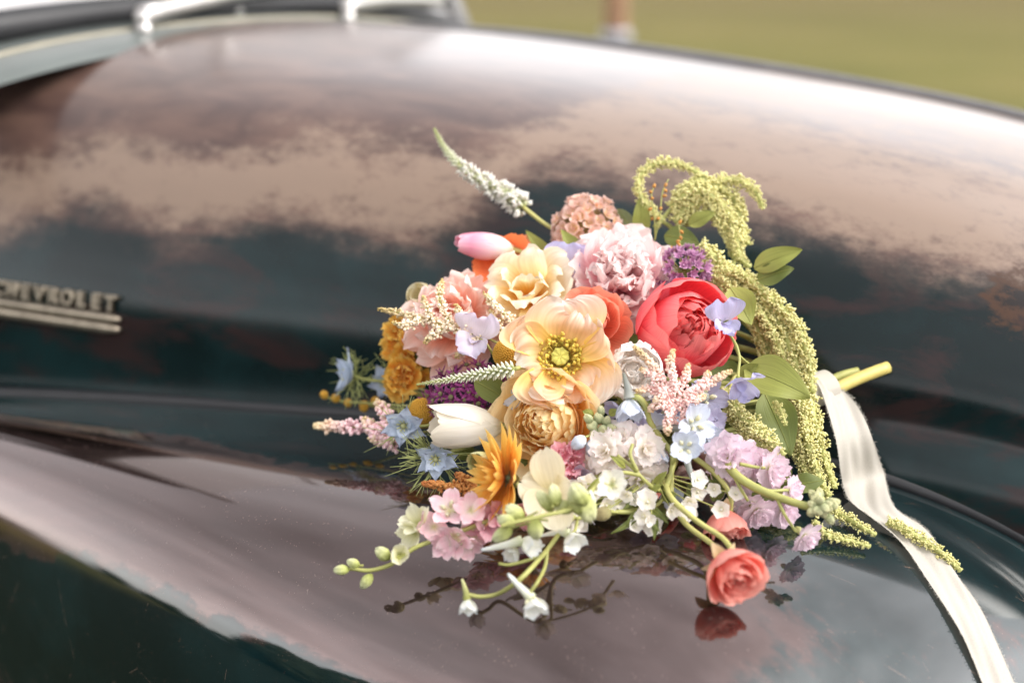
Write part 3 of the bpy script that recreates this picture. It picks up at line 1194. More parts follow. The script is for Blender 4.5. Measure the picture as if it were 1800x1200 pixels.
for i, (r, h) in enumerate([(.02, .02), (.13, .06), (.165, .16), (.17, .26), (.15, .33), (.185, .355), (.16, .375), (.06, .365), (.005, .36)]):
    k = np.arange(25) * 2 * math.pi / 24
    rr2 = r * (1 + .07 * np.cos(8 * k) * (i in (5, 6)))
    V.append(np.stack([rr2 * R * np.cos(k), rr2 * R * np.sin(k), np.full(25, h * R) + (.018 * R * np.cos(8 * k) if i in (5, 6, 7) else 0)], -1))
mb.grid(np.array(V), np.stack([np.repeat(np.linspace(0, 1, 9), 25).reshape(9, 25)] * 3, -1))
put('pistil', mb.mesh('pistil', PG), o, Matrix.Identity(4))
stem_to_bind(o, .0022)

# ---- yellow garden rose under the poppy
d = 1.235
R = rad(92, d)
YM = petal_mat('rose_apricot', [(0, '#fcca62'), (.45, '#fed884'), (.8, '#fee2a6'), (1, '#ffebc2')], .42, .10)
YI = petal_mat('rose_apricot_heart', [(0, '#ffdc86'), (.5, '#ffe6a4'), (1, '#fff0c6')], .42, .06)
o = froot('garden_rose', 'apricot yellow garden rose packed with narrow heart petals below the poppy', 'rose', 966, 738, d, (-.36, -.06, .92), 1.0, back=.55 * R)
layer(o, YM, 7, L=1.50 * R, W=1.65 * R, a0=88, a1=14, pw=.85, cup=.08, wrap=.8, shape='broad', nt=12, ns=11, edge=.03, curl=30, ruf=.02)
layer(o, YM, 6, L=1.28 * R, W=1.2 * R, a0=80, a1=0, pw=.8, cup=.08, wrap=.8, shape='broad', nt=11, ns=9, edge=.03, curl=10, h0=.03 * R)
mb = MB()
mb.blob(np.array([0, 0, .02 * R]), (0, 0, 1), .80 * R, .62 * R, 12, 8, attr=(.6, 0, 0))  # solid core added to lighten the dark gaps between the inner petals
put('heart', mb.mesh('heart', YI), o, Matrix.Identity(4))
for k, (r0, n) in enumerate([(.52, 15), (.38, 13), (.23, 9), (.08, 5)]):
    layer(o, YI, n, L=.62 * R, W=.46 * R, a0=24, a1=-20 - 4 * k, pw=1, cup=.35, shape='broad', nt=9, ns=6, edge=.06, r0=r0 * R, h0=(.52 + .05 * k) * R, ruf=.08, jit=.25, tj=10)
stem_to_bind(o, .0028)

# ---- coral peony
d = 1.27
R = rad(122, d)
CM = petal_mat('peony_coral', [(0, '#f0506a'), (.4, '#f66474'), (.8, '#f9747e'), (1, '#fb9490')], .38, .08, vscale=16)
o = froot('peony', 'big coral pink bowl shaped peony with smooth overlapping petals', 'peony', 1194, 584, d + .008, (.34, .26, .9), .2, back=.66 * R)
layer(o, CM, 5, L=1.62 * R, W=1.85 * R, a0=90, a1=-14, pw=.72, cup=.04, wrap=.9, shape='broad', nt=16, ns=15, edge=.03, curl=-10, ruf=.012, crinkle=.002)
layer(o, CM, 5, L=1.50 * R, W=1.5 * R, a0=82, a1=-30, pw=.75, cup=.04, wrap=.9, shape='broad', nt=15, ns=13, edge=.04, curl=-18, h0=.02 * R, ruf=.015, crinkle=.003)
layer(o, CM, 6, L=1.36 * R, W=1.0 * R, a0=70, a1=-34, pw=.8, cup=.08, wrap=.8, shape='broad', nt=13, ns=11, edge=.06, curl=-10, h0=.08 * R, ruf=.04, crinkle=.004)
layer(o, CM, 8, L=1.14 * R, W=.62 * R, a0=44, a1=-30, pw=.8, cup=.15, wrap=.5, shape='wedge', nt=11, ns=9, edge=.09, h0=.14 * R, ruf=.08, crinkle=.008, tj=9, jit=.3)
layer(o, CM, 9, L=1.02 * R, W=.44 * R, a0=20, a1=-8, pw=1, cup=.2, shape='wedge', nt=10, ns=8, edge=.10, r0=.10 * R, h0=.16 * R, ruf=.12, crinkle=.012, tj=12, jit=.3)
stem_to_bind(o, .0034)

# ---- pale pink fluffy peony
d = 1.325
R = rad(102, d)
BM = petal_mat('peony_blush', [(0, '#fcb0bf'), (.3, '#fecbd3'), (.65, '#ffe3e4'), (1, '#fff4f2')], .45, .07, vscale=10)
o = froot('peony', 'pale blush pink peony with dense ruffled petals above the coral one', 'peony', 1088, 488, d, (.02, .38, .9), .2, back=.42 * R)
layer(o, BM, 8, L=1.12 * R, W=1.15 * R, a0=95, a1=46, pw=.9, cup=.10, wrap=.3, shape='broad', nt=13, ns=15, edge=.05, ruf=.035, curl=16, notch=.05, frill=.008)
layer(o, BM, 9, L=1.06 * R, W=.95 * R, a0=78, a1=22, cup=.08, wrap=.3, shape='broad', nt=13, ns=15, edge=.06, ruf=.05, curl=16, notch=.07, h0=.04 * R, tj=8, crinkle=.004, frill=.010)
layer(o, BM, 10, L=1.02 * R, W=.82 * R, a0=60, a1=4, cup=.08, wrap=.3, shape='broad', nt=13, ns=15, edge=.07, ruf=.07, curl=12, notch=.08, h0=.08 * R, tj=10, crinkle=.006, nvar=5, frill=.012)
layer(o, BM, 10, L=1.02 * R, W=.74 * R, a0=42, a1=-6, cup=.08, wrap=.3, shape='broad', nt=13, ns=15, edge=.08, ruf=.09, curl=30, notch=.08, h0=.12 * R, tj=13, crinkle=.008, nvar=5, frill=.014)
layer(o, BM, 9, L=.98 * R, W=.64 * R, a0=24, a1=-4, cup=.08, shape='broad', nt=13, ns=15, edge=.09, ruf=.10, curl=50, notch=.08, r0=.06 * R, h0=.16 * R, tj=15, crinkle=.01, nvar=4, frill=.016)
layer(o, BM, 6, L=.92 * R, W=.55 * R, a0=10, a1=4, cup=.08, shape='broad', nt=13, ns=13, edge=.09, ruf=.12, curl=60, r0=.04 * R, h0=.20 * R, tj=15, crinkle=.01, frill=.016)
stem_to_bind(o, .0034)

# ---- white peony tucked between poppy and coral peony
d = 1.245
R = rad(70, d)
WM = petal_mat('peony_white', [(0, '#f6e6bc'), (.3, '#faf3ea'), (1, '#fefcfa')], .40, .07, vscale=10)
o = froot('peony', 'white peony with one broad smooth petal between poppy and coral peony', 'peony', 1113, 655, d - .006, (.02, .04, 1), 1.25, back=.42 * R)
layer(o, WM, 5, L=1.62 * R, W=1.95 * R, a0=90, a1=-24, pw=.75, cup=.03, wrap=.92, shape='broad', nt=16, ns=15, edge=.03, curl=-12, ruf=.012)
layer(o, WM, 8, L=1.2 * R, W=.9 * R, a0=70, a1=6, cup=.15, wrap=.5, shape='wedge', nt=11, ns=10, edge=.08, ruf=.08, h0=.05 * R, notch=.1)
layer(o, WM, 7, L=.85 * R, W=.75 * R, a0=50, a1=0, cup=.1, wrap=.4, shape='broad', nt=11, ns=11, edge=.06, ruf=.05, h0=.22 * R, tj=8, curl=20)
layer(o, WM, 5, L=.66 * R, W=.6 * R, a0=30, a1=-20, cup=.1, wrap=.5, shape='broad', nt=10, ns=9, edge=.06, ruf=.05, h0=.34 * R, tj=10)
mb = MB()
mb.blob(np.array([0, 0, .05 * R]), (0, 0, 1), .8 * R, .34 * R, 10, 7, attr=(.8, 0, 0))  # white core added to bounce light and brighten the deep cup
put('heart', mb.mesh('heart', WM), o, Matrix.Identity(4))
stem_to_bind(o, .003)

# ---- orange coral ranunculus between yellow rose and blush peony
d = 1.27
R = rad(60, d)
OM = petal_mat('ranunculus_orange', [(0, '#f07a52'), (.5, '#f8926e'), (1, '#fcb296')], .4, .10, vscale=10)
o = froot('ranunculus', 'salmon orange rose with rolled petal edges under the blush peony', 'rose', 1044, 566, d, (.05, .25, .95), .4, back=.7 * R)
rose_like(o, R, OM, 6, 7, 10, 7, .9)
stem_to_bind(o, .003)

# ---- creamy yellow loose rose
d = 1.315
R = rad(66, d)
KM = petal_mat('rose_cream', [(0, '#f4b848'), (.28, '#f6cc6c'), (.55, '#fae9b8'), (1, '#fdf5e0')], .40, .08)
o = froot('tulip', 'loose cream tulip with golden heart and folded petals above the poppy', 'tulip', 930, 512, d, (-.15, .35, .9), .3, back=.45 * R)
layer(o, KM, 4, L=1.5 * R, W=1.6 * R, a0=86, a1=24, pw=.8, cup=.10, wrap=.5, shape='broad', nt=16, ns=14, edge=.05, curl=58, ruf=.03, crinkle=.006, phase=.2, tj=9)
layer(o, KM, 4, L=1.3 * R, W=1.3 * R, a0=64, a1=10, pw=.8, cup=.10, wrap=.4, shape='broad', nt=16, ns=13, edge=.06, curl=95, ruf=.05, crinkle=.008, phase=1.0, h0=.05 * R, tj=14)
layer(o, KM, 3, L=1.2 * R, W=1.25 * R, a0=38, a1=-30, cup=.2, wrap=.3, shape='wedge', nt=14, ns=11, edge=.07, curl=70, ruf=.06, h0=.04 * R, tj=20, fold=-.2)
stem_to_bind(o, .003)

# ---- bright orange tulip behind the pink one
d = 1.355
R = rad(56, d)
VM = petal_mat('tulip_orange', [(0, '#f0a55e'), (.4, '#ee8350'), (1, '#f08a55')], .3, .08)
o = froot('tulip', 'vivid orange open tulip half hidden behind pink tulip and cream tulip', 'tulip', 893, 474, d + .01, (-.35, .35, .85), .7, back=.5 * R)
layer(o, VM, 3, L=1.5 * R, W=1.35 * R, a0=84, a1=14, pw=.8, cup=.15, wrap=.5, shape='oval', nt=14, ns=11, edge=.02, curl=25, phase=2.4)
layer(o, VM, 3, L=1.5 * R, W=1.35 * R, a0=78, a1=6, pw=.8, cup=.15, wrap=.5, shape='oval', nt=14, ns=11, edge=.02, curl=15, phase=3.45)
stem_to_bind(o, .0026)
for (a, b_, w_) in (((905, 452, 1.365), (930, 412, 1.375), 34), ((925, 462, 1.362), (955, 436, 1.37), 30)):
    leaf(o, a, b_, w_, petal_mat('tulip_orange_tip', [(0, '#ee8350'), (1, '#f4a67c')], .3, .1), .1, name='petal')

# ---- pink and white closed tulip
d = 1.365
TM = petal_mat('tulip_pink', [(0, '#ece6c0'), (.2, '#f3ece0'), (.5, '#f3cdd6'), (.8, '#eb9fb8'), (1, '#f0bccb')], .3, .10, vscale=8)
Lh = rad(93, d)
o = froot('tulip', 'closed pink and white tulip pointing sideways at the top of the bouquet', 'tulip', 903, 438, d, (-.97, .12, .22), .3)
tulip(o, rad(33, d), Lh, TM)
stem(o, px_path([(902, 438, d), (925, 447, d), (955, 470, d + .02), (1010, 520, d + .03)]), .0025, STEM_PALE)

# ---- white closed tulip
d = 1.245
WT = petal_mat('tulip_white', [(0, '#e6e3b4'), (.2, '#f0ebda'), (.6, '#f5f0e8'), (1, '#f3ead8')], .3, .06, vscale=8)
o = froot('tulip', 'closed white tulip lying sideways under the purple allium', 'tulip', 886, 748, d, (-.98, .03, .2), .1)
tulip(o, rad(34, d), rad(120, d), WT, 13)
stem(o, px_path([(884, 748, d), (915, 752, d), (960, 770, d + .03), (1060, 770, d + .06)]), .0028, STEM_PALE)

# ---- frilly peach stock at the left
d = 1.325
R = rad(92, d)
HM = petal_mat('carnation_peach', [(0, '#f8a276'), (.4, '#fbc0a2'), (.75, '#fdd8c8'), (1, '#fee9e2')], .42, .10, vscale=8)
o = froot('carnation', 'frilly pale peach carnation behind the golden astilbe plume', 'carnation', 797, 566, d, (-.3, .25, .92), .3, back=.35 * R)
layer(o, HM, 7, L=1.12 * R, W=1.0 * R, a0=94, a1=62, cup=.12, shape='broad', nt=13, ns=15, edge=.06, ruf=.08, rn=3, crinkle=.008, notch=.08)
layer(o, HM, 8, L=1.0 * R, W=.9 * R, a0=70, a1=34, cup=.12, shape='broad', nt=13, ns=15, edge=.07, ruf=.10, rn=3, crinkle=.01, h0=.05 * R, tj=9)
layer(o, HM, 8, L=.9 * R, W=.75 * R, a0=46, a1=6, cup=.15, shape='broad', nt=12, ns=13, edge=.08, ruf=.12, rn=3, crinkle=.012, h0=.1 * R, tj=10)
layer(o, HM, 6, L=.8 * R, W=.6 * R, a0=22, a1=-16, cup=.15, shape='broad', nt=11, ns=11, edge=.08, ruf=.12, rn=3, h0=.12 * R, tj=12)
stem_to_bind(o, .003)
for (a, b_, w_) in (((815, 545, 1.345), (822, 470, 1.355), 52), ((850, 560, 1.345), (858, 490, 1.355), 50), ((790, 545, 1.345), (785, 498, 1.355), 46)):
    leaf(o, a, b_, w_, HM, .12, .3, name='petal', ruf=.05)

# ---- cream ranunculus bud behind it
o = froot('ranunculus', 'round cream bud peeping out left of the peach carnation', 'bud', 742, 524, 1.365, (-.3, .3, .9), .3, back=.01)
CB = petal_mat('bud_cream', [(0, '#d9d79a'), (.5, '#efe7c6'), (1, '#f3ecd4')], .3, .08)
layer(o, CB, 5, L=.030, W=.030, a0=86, a1=-22, pw=.8, wrap=.9, cup=.02, shape='broad', nt=11, ns=9, edge=.02)
layer(o, CB, 5, L=.027, W=.024, a0=78, a1=-30, pw=.8, wrap=.9, cup=.02, shape='broad', nt=10, ns=9, edge=.02, h0=.002)
stem_to_bind(o, .002)

# ---- dusty pink scabious dome at the top
d = 1.385
R = rad(58, d)
DM = petal_mat('scabious_pink', [(0, '#d9b470'), (.35, '#e6c49a'), (.7, '#efc8b8'), (1, '#f6d8ce')], .35, .12)
fl = [floret_mesh('floret', DM, [(4, dict(L=.0085, W=.0085, a0=70, a1=30 + 12 * k, cup=.3, shape='broad', ruf=.12, edge=.08)), (2, dict(L=.005, W=.005, a0=30, a1=0, cup=.3, shape='broad'))], (.003, .0012)) for k in range(4)]
o = froot('scabious', 'dusty pink dome of tiny crowded florets at the top of the bouquet', 'flower', 1032, 408, d, (-.05, .45, .88), .3, back=0)
ball(o, fl, 84, R * .92, lo=-.35, squash=1.0)
mb = MB()
mb.blob(np.array([0, 0, -.75 * R]), (0, 0, 1), 1.5 * R, .80 * R, 12, 8)
put('core', mb.mesh('core', petal_mat('scabious_core', [(0, '#8a7a42'), (1, '#8a7a42')], 0, .3)), o, Matrix.Identity(4))
stem_to_bind(o, .0024)

# ---- mauve allium at the top right
d = 1.325
R = rad(42, d)
AM_ = petal_mat('allium_mauve', [(0, '#a0628e'), (.5, '#b67ca6'), (1, '#d8b0cc')], .25, .14)
fl = [floret_mesh('floret', AM_, [(6, dict(L=.0075, W=.0032, a0=48, a1=22 + 14 * k, cup=.3, shape='point', nt=5, ns=3))], (.0034, .0011)) for k in range(3)]
o = froot('allium', 'round mauve allium head between blush peony and green amaranth', 'allium', 1200, 480, d, (.1, .4, .9), .3)
ball(o, fl, 76, R * .92, lo=-.2, jit=.10)
mb = MB()
for i in range(40):
    v = RNG.normal(0, 1, 3); v[2] = abs(v[2]); v /= np.linalg.norm(v)
    mb.tube([v * 0, v * R * .9], .0006, 4)
q = put('pedicels', mb.mesh('pedicels', STEM), o, Matrix.Identity(4)); q['kind'] = 'stuff'
stem_to_bind(o, .0026)

# ---- deep magenta allium at the left
d = 1.285
R = rad(78, d)
MM = petal_mat('allium_magenta', [(0, '#7c2c5c'), (.5, '#9a3c80'), (1, '#b85e9c')], .22, .16)
GO = petal_mat('ovary_green', [(0, '#6d6b45'), (1, '#8a8a5c')], .05, .2)
fl = [floret_mesh('floret', MM, [(6, dict(L=.0115, W=.0030, a0=66, a1=60 + 16 * k, cup=.3, shape='point', nt=5, ns=3)), (5, dict(L=.008, W=.0010, a0=30, a1=20, shape='strap', nt=3, ns=2))]) for k in range(3)]
ov = MB(); ov.blob(np.array([0, 0, 0]), (0, 0, 1), .0046, .0026, 7, 5); ovm = ov.mesh('ovary', GO)
o = froot('allium', 'spiky magenta allium with green ovaries below the white veronica spike', 'allium', 815, 690, d, (-.25, .1, .95), .3, back=.02)
ga = math.pi * (3 - math.sqrt(5))
for i in range(52):
    z = 1 - 1.15 * (i + .5) / 52
    rr2 = math.sqrt(max(0, 1 - z * z))
    v = np.array([rr2 * math.cos(i * ga), rr2 * math.sin(i * ga), z]) + RNG.normal(0, .08, 3)
    M = Matrix.Translation(v * R * np.array([1.05, .62, .62]) * random.uniform(.8, 1.05)) @ look(v, random.uniform(0, 6)) @ Matrix.Scale(random.uniform(.85, 1.15), 4)
    f_ = put('floret', fl[i % 3], o, M)
    put('ovary', ovm, f_, Matrix.Identity(4))
mb = MB()
for i in range(52):
    z = 1 - 1.15 * (i + .5) / 52
    rr2 = math.sqrt(max(0, 1 - z * z))
    v = np.array([rr2 * math.cos(i * ga), rr2 * math.sin(i * ga), z]) * R * np.array([1.05, .62, .62])
    mb.tube([np.array([.02, 0, -.02]), v * .95], .0007, 4)
q = put('pedicels', mb.mesh('pedicels', petal_mat('pedicel_purple', [(0, '#7c5a6e'), (1, '#6e3a62')], 0, .2)), o, Matrix.Identity(4)); q['kind'] = 'stuff'
stem_to_bind(o, .0026)

# ---- orange yellow snapdragon column at the far left
d = 1.36
SM = petal_mat('snapdragon_orange', [(0, '#ea8440'), (.4, '#f2a842'), (.8, '#fac654'), (1, '#fcd472')], .36, .12)
o = froot('wallflower', 'upright cluster of orange and yellow ruffled blooms at the left edge', 'flower', 706, 625, d, (-.45, .15, .85), .2)
for (px, py, rp, fc) in ((704, 578, 30, (-.3, .5, .8)), (700, 605, 34, (-.6, .1, .8)), (716, 632, 32, (-.1, .1, 1)), (712, 658, 36, (-.2, -.1, .9)), (700, 682, 28, (-.5, -.5, .7)), (734, 660, 24, (.4, -.1, .8)), (724, 598, 26, (.3, .3, .8))):
    M = ROOTM[o.name].inverted() @ frame(px, py, d + random.uniform(-.01, .02), fc, random.uniform(0, 6), back=.004)
    r = rad(rp, d)
    kw = dict(nt=7, ns=8)
    put('bloom', floret_mesh('bloom', SM, [(5, dict(L=1.1 * r, W=1.3 * r, a0=75, a1=40, cup=.2, shape='broad', ruf=.14, edge=.08, **kw)), (5, dict(L=.85 * r, W=1.0 * r, a0=50, a1=10, cup=.2, shape='broad', ruf=.16, edge=.08, **kw)), (3, dict(L=.6 * r, W=.7 * r, a0=20, a1=-20, cup=.2, shape='broad', ruf=.15, **kw))]), o, M)
stem(o, px_path([(704, 585, d + .01), (715, 640, d + .02), (730, 690, d + .02), (850, 715, d)]), .003)
mb = MB()
mb.blob(at(735, 655, d + .005), RGT * .2 + UPV, .035, .012, 8, 6)
mb.build('sepal', LEAF_DARK, o)

# ---- golden helenium with swept back petals, lower left
d = 1.165
GM = petal_mat('sunflower_gold', [(0, '#e0923a'), (.3, '#f2b248'), (.7, '#f8c65c'), (1, '#fad47c')], .34, .14, vscale=10)
o = froot('sunflower', 'golden orange sunflower seen from the side with narrow pointed petals', 'sunflower', 893, 842, d, (-.86, .16, .42), .1)
Lp = rad(92, d)
layer(o, GM, 18, L=Lp, W=.30 * Lp, a0=88, a1=54, cup=.25, shape='point', nt=10, ns=5, edge=.02, fold=.1, nvar=5, tj=7, r0=.004)
layer(o, GM, 17, L=.90 * Lp, W=.25 * Lp, a0=66, a1=40, cup=.25, shape='point', nt=10, ns=5, edge=.02, fold=.1, nvar=5, tj=8, h0=.003)
layer(o, GM, 14, L=.66 * Lp, W=.2 * Lp, a0=40, a1=12, cup=.25, shape='point', nt=8, ns=5, nvar=3, tj=8, h0=.004)
calyx(o, .009, LEAF_GREY, 9, .022, 105, 75)
stem(o, px_path([(905, 848, d), (925, 865, d), (960, 885, d + .02), (1060, 860, d + .05)]), .0024)

# ---- small green bud beside the sunflower
o = froot('lisianthus_bud', 'fat green white bud above the golden sunflower', 'bud', 860, 806, 1.195, (-.55, -.15, .8), 0)
layer(o, BUDGREEN, 4, L=.022, W=.019, a0=84, a1=-22, pw=.7, wrap=.9, shape='broad', nt=10, ns=8, edge=.03, nvar=2)
layer(o, BUDGREEN, 4, L=.024, W=.017, a0=76, a1=-16, pw=.7, wrap=.9, shape='broad', nt=10, ns=8, edge=.03, nvar=2, phase=.6)
stem(o, px_path([(862, 806, 1.197), (890, 790, 1.21), (940, 790, 1.24)]), .0018)

# ---- cream freesia with five broad petals
d = 1.15
FM = petal_mat('freesia_cream', [(0, '#e8dca0'), (.35, '#f2e8c6'), (1, '#f6f0dc')], .34, .06)
o = froot('freesia', 'cream open blossom of broad smooth petals at the lower middle', 'flower', 972, 868, d, (-.15, .12, 1), 0, back=.006)
for ang, Lq, Wq, a1 in ((100, 92, 62, 58), (160, 66, 62, 62), (215, 66, 60, 60), (285, 78, 60, 52), (20, 46, 56, 50)):
    layer(o, FM, 1, L=rad(Lq, d), W=rad(Wq, d), a0=64, a1=a1, cup=.22, shape='round', nt=13, ns=11, edge=.03, ruf=.02, curl=-12 if ang != 20 else 30, phase=math.radians(ang), jit=0, sj=0)
mb = MB()
mb.blob(np.array([0, 0, -.012]), (0, 0, 1), .018, .005, 8, 6)
put('throat', mb.mesh('throat', BUDGREEN), o, Matrix.Identity(4))
stem(o, px_path([(985, 880, d + .008), (1010, 860, d + .02), (1060, 830, d + .04)]), .0022)

# ---- big shaded blush rose behind the stems
d = 1.235
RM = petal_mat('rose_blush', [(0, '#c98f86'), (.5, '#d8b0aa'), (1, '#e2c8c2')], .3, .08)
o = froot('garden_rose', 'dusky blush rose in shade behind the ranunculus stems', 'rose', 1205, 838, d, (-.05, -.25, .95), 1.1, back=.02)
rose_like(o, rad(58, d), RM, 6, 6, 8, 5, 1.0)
stem_to_bind(o, .0028)

# ---- coral ranunculus trio at the lower right, on long bent stems
RC = petal_mat('ranunculus_coral', [(0, '#f0c07a'), (.25, '#f6a486'), (.6, '#f79c90'), (1, '#fbb8aa')], .42, .10, vscale=8)
SEP = petal_mat('sepal_buff', [(0, '#b4a662'), (.5, '#d6bf92'), (1, '#e0c8a4')], .3, .12)
d1, d2, d3 = 1.175, 1.118, 1.215


def small_ranunculus(label, px, py, d, rp, face, back):
    o = froot('ranunculus', label, 'ranunculus', px, py, d, face, random.uniform(0, 3), back=back)
    R = rad(rp, d)
    layer(o, RC, 5, L=1.55 * R, W=1.5 * R, a0=92, a1=4, pw=.7, cup=.06, wrap=.85, shape='broad', nt=12, ns=10, edge=.03, curl=16)
    layer(o, RC, 6, L=1.42 * R, W=1.2 * R, a0=84, a1=-6, pw=.7, cup=.06, wrap=.85, shape='broad', nt=11, ns=9, edge=.03, curl=8, h0=.02 * R)
    layer(o, RC, 7, L=1.22 * R, W=.9 * R, a0=70, a1=-12, pw=.7, cup=.06, wrap=.8, shape='broad', nt=10, ns=8, edge=.05, h0=.06 * R, ruf=.04)
    layer(o, RC, 7, L=1.05 * R, W=.6 * R, a0=36, a1=-12, cup=.1, wrap=.7, shape='broad', nt=9, ns=7, edge=.06, h0=.14 * R, ruf=.08)
    layer(o, SEP, 4, L=.75 * R, W=.42 * R, a0=92, a1=128, cup=.3, shape='point', nt=7, ns=5, name='sepal', h0=-.04 * R)
    return o


d2 = min(d2, surf(1290, 1060) - 0.016)
o = small_ranunculus('coral ranunculus resting lowest on the glossy fender', 1288, 1006, d2, 58, (.34, -.42, .84), .016)
stem(o, px_path([(1180, 835, 1.19), (1182, 880, 1.175), (1205, 920, 1.16), (1250, 955, 1.14), (1272, 978, d2 + .012)]), .0026, STEM_PALE, n=30)
q = MB()
o = small_ranunculus('coral ranunculus nodding downwards beside the lilac stock', 1276, 925, d1, 44, (.10, -.85, .45), .014)
stem(o, px_path([(1215, 800, 1.205), (1255, 830, 1.19), (1283, 868, 1.18), (1284, 900, d1 + .005)]), .0026, STEM_PALE, n=26)
# a second long stem crosses it to the lowest bloom
o = small_ranunculus('coral ranunculus half hidden behind thin green leaves', 1160, 890, d3, 38, (-.05, -.7, .6), .012)
stem(o, px_path([(1172, 868, d3), (1180, 830, 1.225), (1200, 790, 1.24)]), .0024)

# ---- ranunculus stem without a visible bloom, bending over the others
o = thing('bent_stem', 'long pale green stem curving down to the lowest ranunculus', 'stem', frame(1178, 840, 1.18, (0, 0, 1)), 'loose stems of the bouquet')
stem(o, px_path([(1168, 842, 1.19), (1180, 875, 1.165), (1225, 915, 1.145), (1270, 945, 1.13), (1292, 975, d2 + .008)]), .0026, STEM_PALE, n=30)

# ---- delphiniums
BL = petal_mat('delphinium_blue', [(0, '#dfe4e2'), (.4, '#dfe5ee'), (.8, '#cfd8ea'), (1, '#d9dcee')], .34, .10, vscale=7)
BLD = petal_mat('delphinium_violet', [(0, '#c2bcd0'), (.5, '#bab8d6'), (1, '#c6c2de')], .34, .12, vscale=7)
WH = petal_mat('larkspur_white', [(0, '#e8ecca'), (.3, '#f5f6ea'), (.8, '#fafaf6'), (1, '#e8eef0')], .32, .08, vscale=7)
SPUR = petal_mat('spur_grey', [(0, '#b9bcb4'), (.5, '#9fa39e'), (1, '#8b8c80')], .15, .22)
BEE = petal_mat('bee_cream', [(0, '#e8e2b0'), (1, '#f1ecd0')], .2, .1)


def spur_floret(parent, px, py, d, face, rp, mat, spur=None, open_=60, n=5, spmat=None, bee=True, roll=None, back=.003):
    """One larkspur floret: sepals, bee and a curved spur running to the pixel point given."""
    M = ROOTM[parent.name].inverted() @ frame(px, py, d, face, random.uniform(0, 6) if roll is None else roll, back=back)
    f_ = bpy.data.objects.new('floret', None)
    f_.empty_display_size = .005
    COL.objects.link(f_)
    f_.parent = parent
    f_.matrix_basis = M
    ROOTM[f_.name] = ROOTM[parent.name] @ M
    r = rad(rp, d)
    ms = [petal_mesh('sepal', mat, L=1.15 * r, W=.85 * r, a0=40 + open_ * .3, a1=open_, cup=.25, shape='round', nt=10, ns=9, edge=.06, curl=random.uniform(-16, 22), fold=-.06, ruf=.05) for _ in range(2)]
    for i in range(n):
        put('sepal', ms[i % 2], f_, Matrix.Rotation(2 * math.pi * i / n + random.uniform(-.1, .1), 4, 'Z') @ Matrix.Rotation(math.radians(random.uniform(-8, 8)), 4, 'Y'))
    if bee:
        mb = MB()
        for i in range(4):
            a = i * math.pi / 2 + .4
            mb.blob(np.array([.16 * r * math.cos(a), .16 * r * math.sin(a), .10 * r]), (math.cos(a), math.sin(a), .9), .42 * r, .12 * r, 6, 4)
        put('bee', mb.mesh('bee', BEE), f_, Matrix.Identity(4))
    if spur:
        P = smooth_path([np.array((ROOTM[f_.name]).translation)] + px_path(spur), 14)
        mb = MB()
        mb.tube(P, np.concatenate([np.linspace(.30 * r, .22 * r, 4), np.linspace(.20 * r, .07 * r, 10)]), 8)
        mb.build('spur', spmat or SPUR, f_)
    return f_


G_DEL = 'delphinium stems of the bouquet'
o = froot('delphinium', 'pale blue delphinium with grey spurs over the white stock', 'delphinium', 1160, 760, 1.19, (0, .2, 1), 0, group=G_DEL)
spur_floret(o, 1107, 706, 1.185, (-.02, -.9, .35), 40, BL, [(1103, 680, 1.187), (1096, 655, 1.19)], 26, bee=False)
spur_floret(o, 1222, 745, 1.185, (.45, .15, .8), 38, BL, [(1195, 752, 1.19), (1165, 751, 1.19), (1146, 754, 1.19)], 70)
spur_floret(o, 1204, 786, 1.165, (-.1, .1, 1), 32, BL, [(1208, 812, 1.175), (1216, 838, 1.172), (1222, 852, 1.17)], 50)
spur_floret(o, 1244, 768, 1.20, (.5, -.3, .8), 30, BL, None, 55, bee=False)
spur_floret(o, 1160, 790, 1.19, (-.1, -.8, .5), 26, BL, [(1150, 772, 1.19), (1148, 765, 1.19)], 14, bee=False, mat_=None) if False else spur_floret(o, 1158, 792, 1.19, (.15, -.95, .3), 28, BL, None, 10, bee=False)
spur_floret(o, 1082, 716, 1.205, (-.7, -.3, .6), 24, BLD, None, 20, bee=False)
stem(o, px_path([(1110, 700, 1.188), (1122, 698, 1.184), (1136, 715, 1.186), (1142, 740, 1.19), (1165, 775, 1.19), (1182, 800, 1.19), (1180, 830, 1.185), (1170, 860, 1.18), (1166, 880, 1.18)]), .0028, n=40)
stem(o, px_path([(1190, 800, 1.18), (1182, 815, 1.185)]), .0018)
stem(o, px_path([(1215, 765, 1.19), (1195, 785, 1.19), (1182, 812, 1.188)]), .0018)

o = froot('delphinium', 'violet blue delphinium florets behind the pink astilbe', 'delphinium', 1230, 700, 1.225, (.1, .2, 1), 0, group=G_DEL)
spur_floret(o, 1240, 698, 1.222, (.35, .1, .9), 40, BLD, [(1218, 692, 1.21), (1196, 702, 1.205), (1182, 716, 1.20)], 62)
spur_floret(o, 1168, 716, 1.225, (-.3, -.3, .9), 36, BLD, None, 40)
spur_floret(o, 1195, 730, 1.23, (0, -.5, .8), 34, BLD, None, 50)
stem_to_bind(o, .0024)

